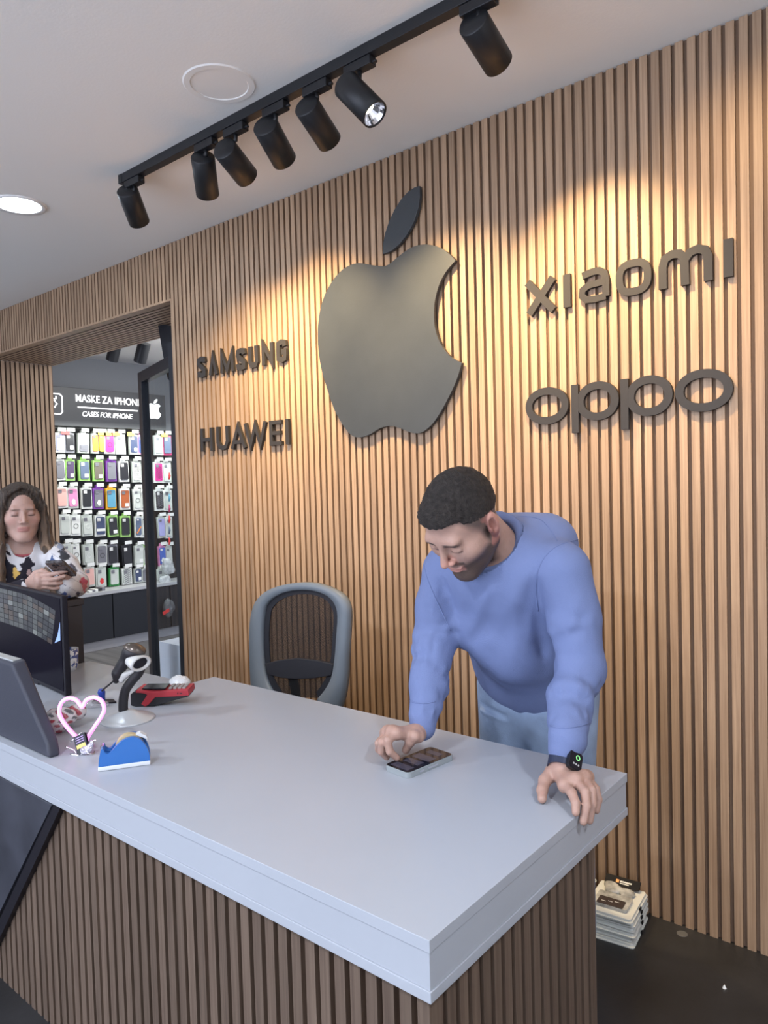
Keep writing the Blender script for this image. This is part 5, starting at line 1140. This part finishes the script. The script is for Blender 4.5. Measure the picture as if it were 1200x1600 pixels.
for (p0, p1, r0) in ((wLS, wLE, .062), (wLS, wLE, .062), (wLE, wLW, .052), (wRS, wRE, .06)):
    for i in range(3):
        t_ = (i+.6)/3; a0 = random.uniform(0, 6.28); WF += ring_fold(p0+(p1-p0)*t_, p1-p0, r0, a0, a0+2.8, random.choice((-.006, .006)), .016, random.uniform(-.03, .03))
ws_.append(fnp(folds(WF), 'd'))
ws_.append(cap(Tw(0, -.02, -.09), Tw(0, .015, -.172), .055*SC, .050*SC, .006, 's'))
prints = [(0, 893, 26, (.025, .022, .03)), (20, 905, 18, (.025, .022, .03)), (40, 895, 13, (.025, .022, .03)), (45, 880, 8, (.025, .022, .03)), (10, 880, 6, (.02, .02, .03)), (24, 895, 6, (.65, .42, .12)), (46, 897, 5, (.45, .30, .28)), (4, 905, 5, (.5, .5, .55)),
          (98, 862, 6, (.05, .05, .06)), (102, 870, 7, (.045, .045, .05)), (95, 853, 5, (.30, .36, .50)), (111, 888, 6, (.08, .07, .09)), (116, 892, 5, (.06, .06, .07)), (131, 908, 6, (.45, .10, .14)), (132, 918, 5, (.55, .18, .2)), (101, 928, 4, (.08, .12, .3)), (108, 932, 3, (.08, .12, .3)), (82, 880, 7, (.05, .09, .22)), (87, 848, 3, (.1, .1, .12)), (122, 928, 3, (.1, .1, .15))]
prd = [((CM.T@np.array([(x-600)/FPX, (y-800)/FPX, 1.0])), r, c) for x, y, r, c in prints]
def sweat_col(P):
    col = np.tile([.62, .61, .63], (len(P), 1)); q = (P-CO)@CM.T; X, Y = 600+FPX*q[:, 0]/q[:, 2], 800+FPX*q[:, 1]/q[:, 2]
    wob = 1+.35*np.sin(P[:, 0]*90+P[:, 2]*130)*np.sin(P[:, 1]*110)
    for (x, y, r, c) in prints:
        m = (np.abs(X-x)*.9+np.abs(Y-y)*.7 < r*wob)
        col[m] = c
    ln = (np.abs(np.sin(P[:, 2]*70+P[:, 1]*50+P[:, 0]*20)) < .05)&(X > 80); col[ln] = (.15, .15, .2)
    return col
body('sweatshirt', ws_, .0036, mat('printed_sweatshirt', (1, 1, 1), .85, attr=True, spec=.15, bump=.2, bscale=300), wo, sweat_col)
pts = band('neck', Tw(0, -.004, -.160), WR@np.array([0, .45, 1.0]), .060, 0, None); bm = bmesh.new(); tube(bm, pts, .0065, 10, closed=True); keep(fin('collar', bm, mat('collar_red', (.42, .10, .12), .8), smooth=True), wo)
tr2 = []
for s in (-1, 1): tr2 += chain([pel+(0, s*.08, -.02), np.array([pel[0]-.02, pel[1]+s*.09, .48]), np.array([pel[0]-.06, pel[1]+s*.09, .1])], [.115, .075, .06], .03)
body('trousers', tr2, .008, mat('dark_trousers', (.02, .02, .025), .8), wo)
for s in (-1, 1):
    e = np.array([pel[0]-.06, pel[1]+s*.09, 0]); body('shoe', [cap(e+(0, 0, .05), e+(.15, -.04, .04), .045, .04, .02), fnp(lambda P: .004-P[:, 2], 'i', .005)], .006, mat('shoe_white', (.6, .6, .6), .5), wo)
# her phone
a, b_, c_, d_ = D(88, 877.5, 2.90), D(115, 880.5, 2.90), D(105.5, 895, 3.0), D(75, 900, 3.0)
ctr = (a+b_+c_+d_)/4; ux = (b_-a+c_-d_)/2; uy = (d_-a+c_-b_)/2; hx, hy = np.linalg.norm(ux)/2, np.linalg.norm(uy)/2; ux /= 2*hx; uy -= ux*(uy@ux); uy /= np.linalg.norm(uy); uz = np.cross(ux, uy)
if uz@(CO-ctr) < 0: uz = -uz
hx, hy = .037, .070
t = thing('smartphone', 'dark patterned smartphone held in both hands by the woman', 'phone', tuple(ctr))
M_ = Matrix(((ux[0], uy[0], uz[0], 0), (ux[1], uy[1], uz[1], 0), (ux[2], uy[2], uz[2], 0), (0, 0, 0, 1)))
fm = lambda u, v, d: M_ @ Vector((u, v, d))
bm = bmesh.new(); prism(bm, rr(hx, hy, .009), fm, -.006, .006); fin('case', bm, mat('phone_pattern', (.06, .055, .06), .25, var=.9, vscale=70), t, bevel=.002)
bm = bmesh.new()
for (u, v, r_) in ((-.012, -.042, .006), (.004, -.042, .006), (-.012, -.028, .006)): lathe(bm, [(.001, .0085), (r_, .0085), (r_, .005)], M_ @ Matrix.Translation((u, v, 0)), 16)
fin('camera_lens', bm, DARKGLOSS, t)
bm = bmesh.new(); prism(bm, rr(hx-.002, hy-.002, .008), fm, -.0068, -.0059); fin('screen', bm, DARKGLOSS, t)
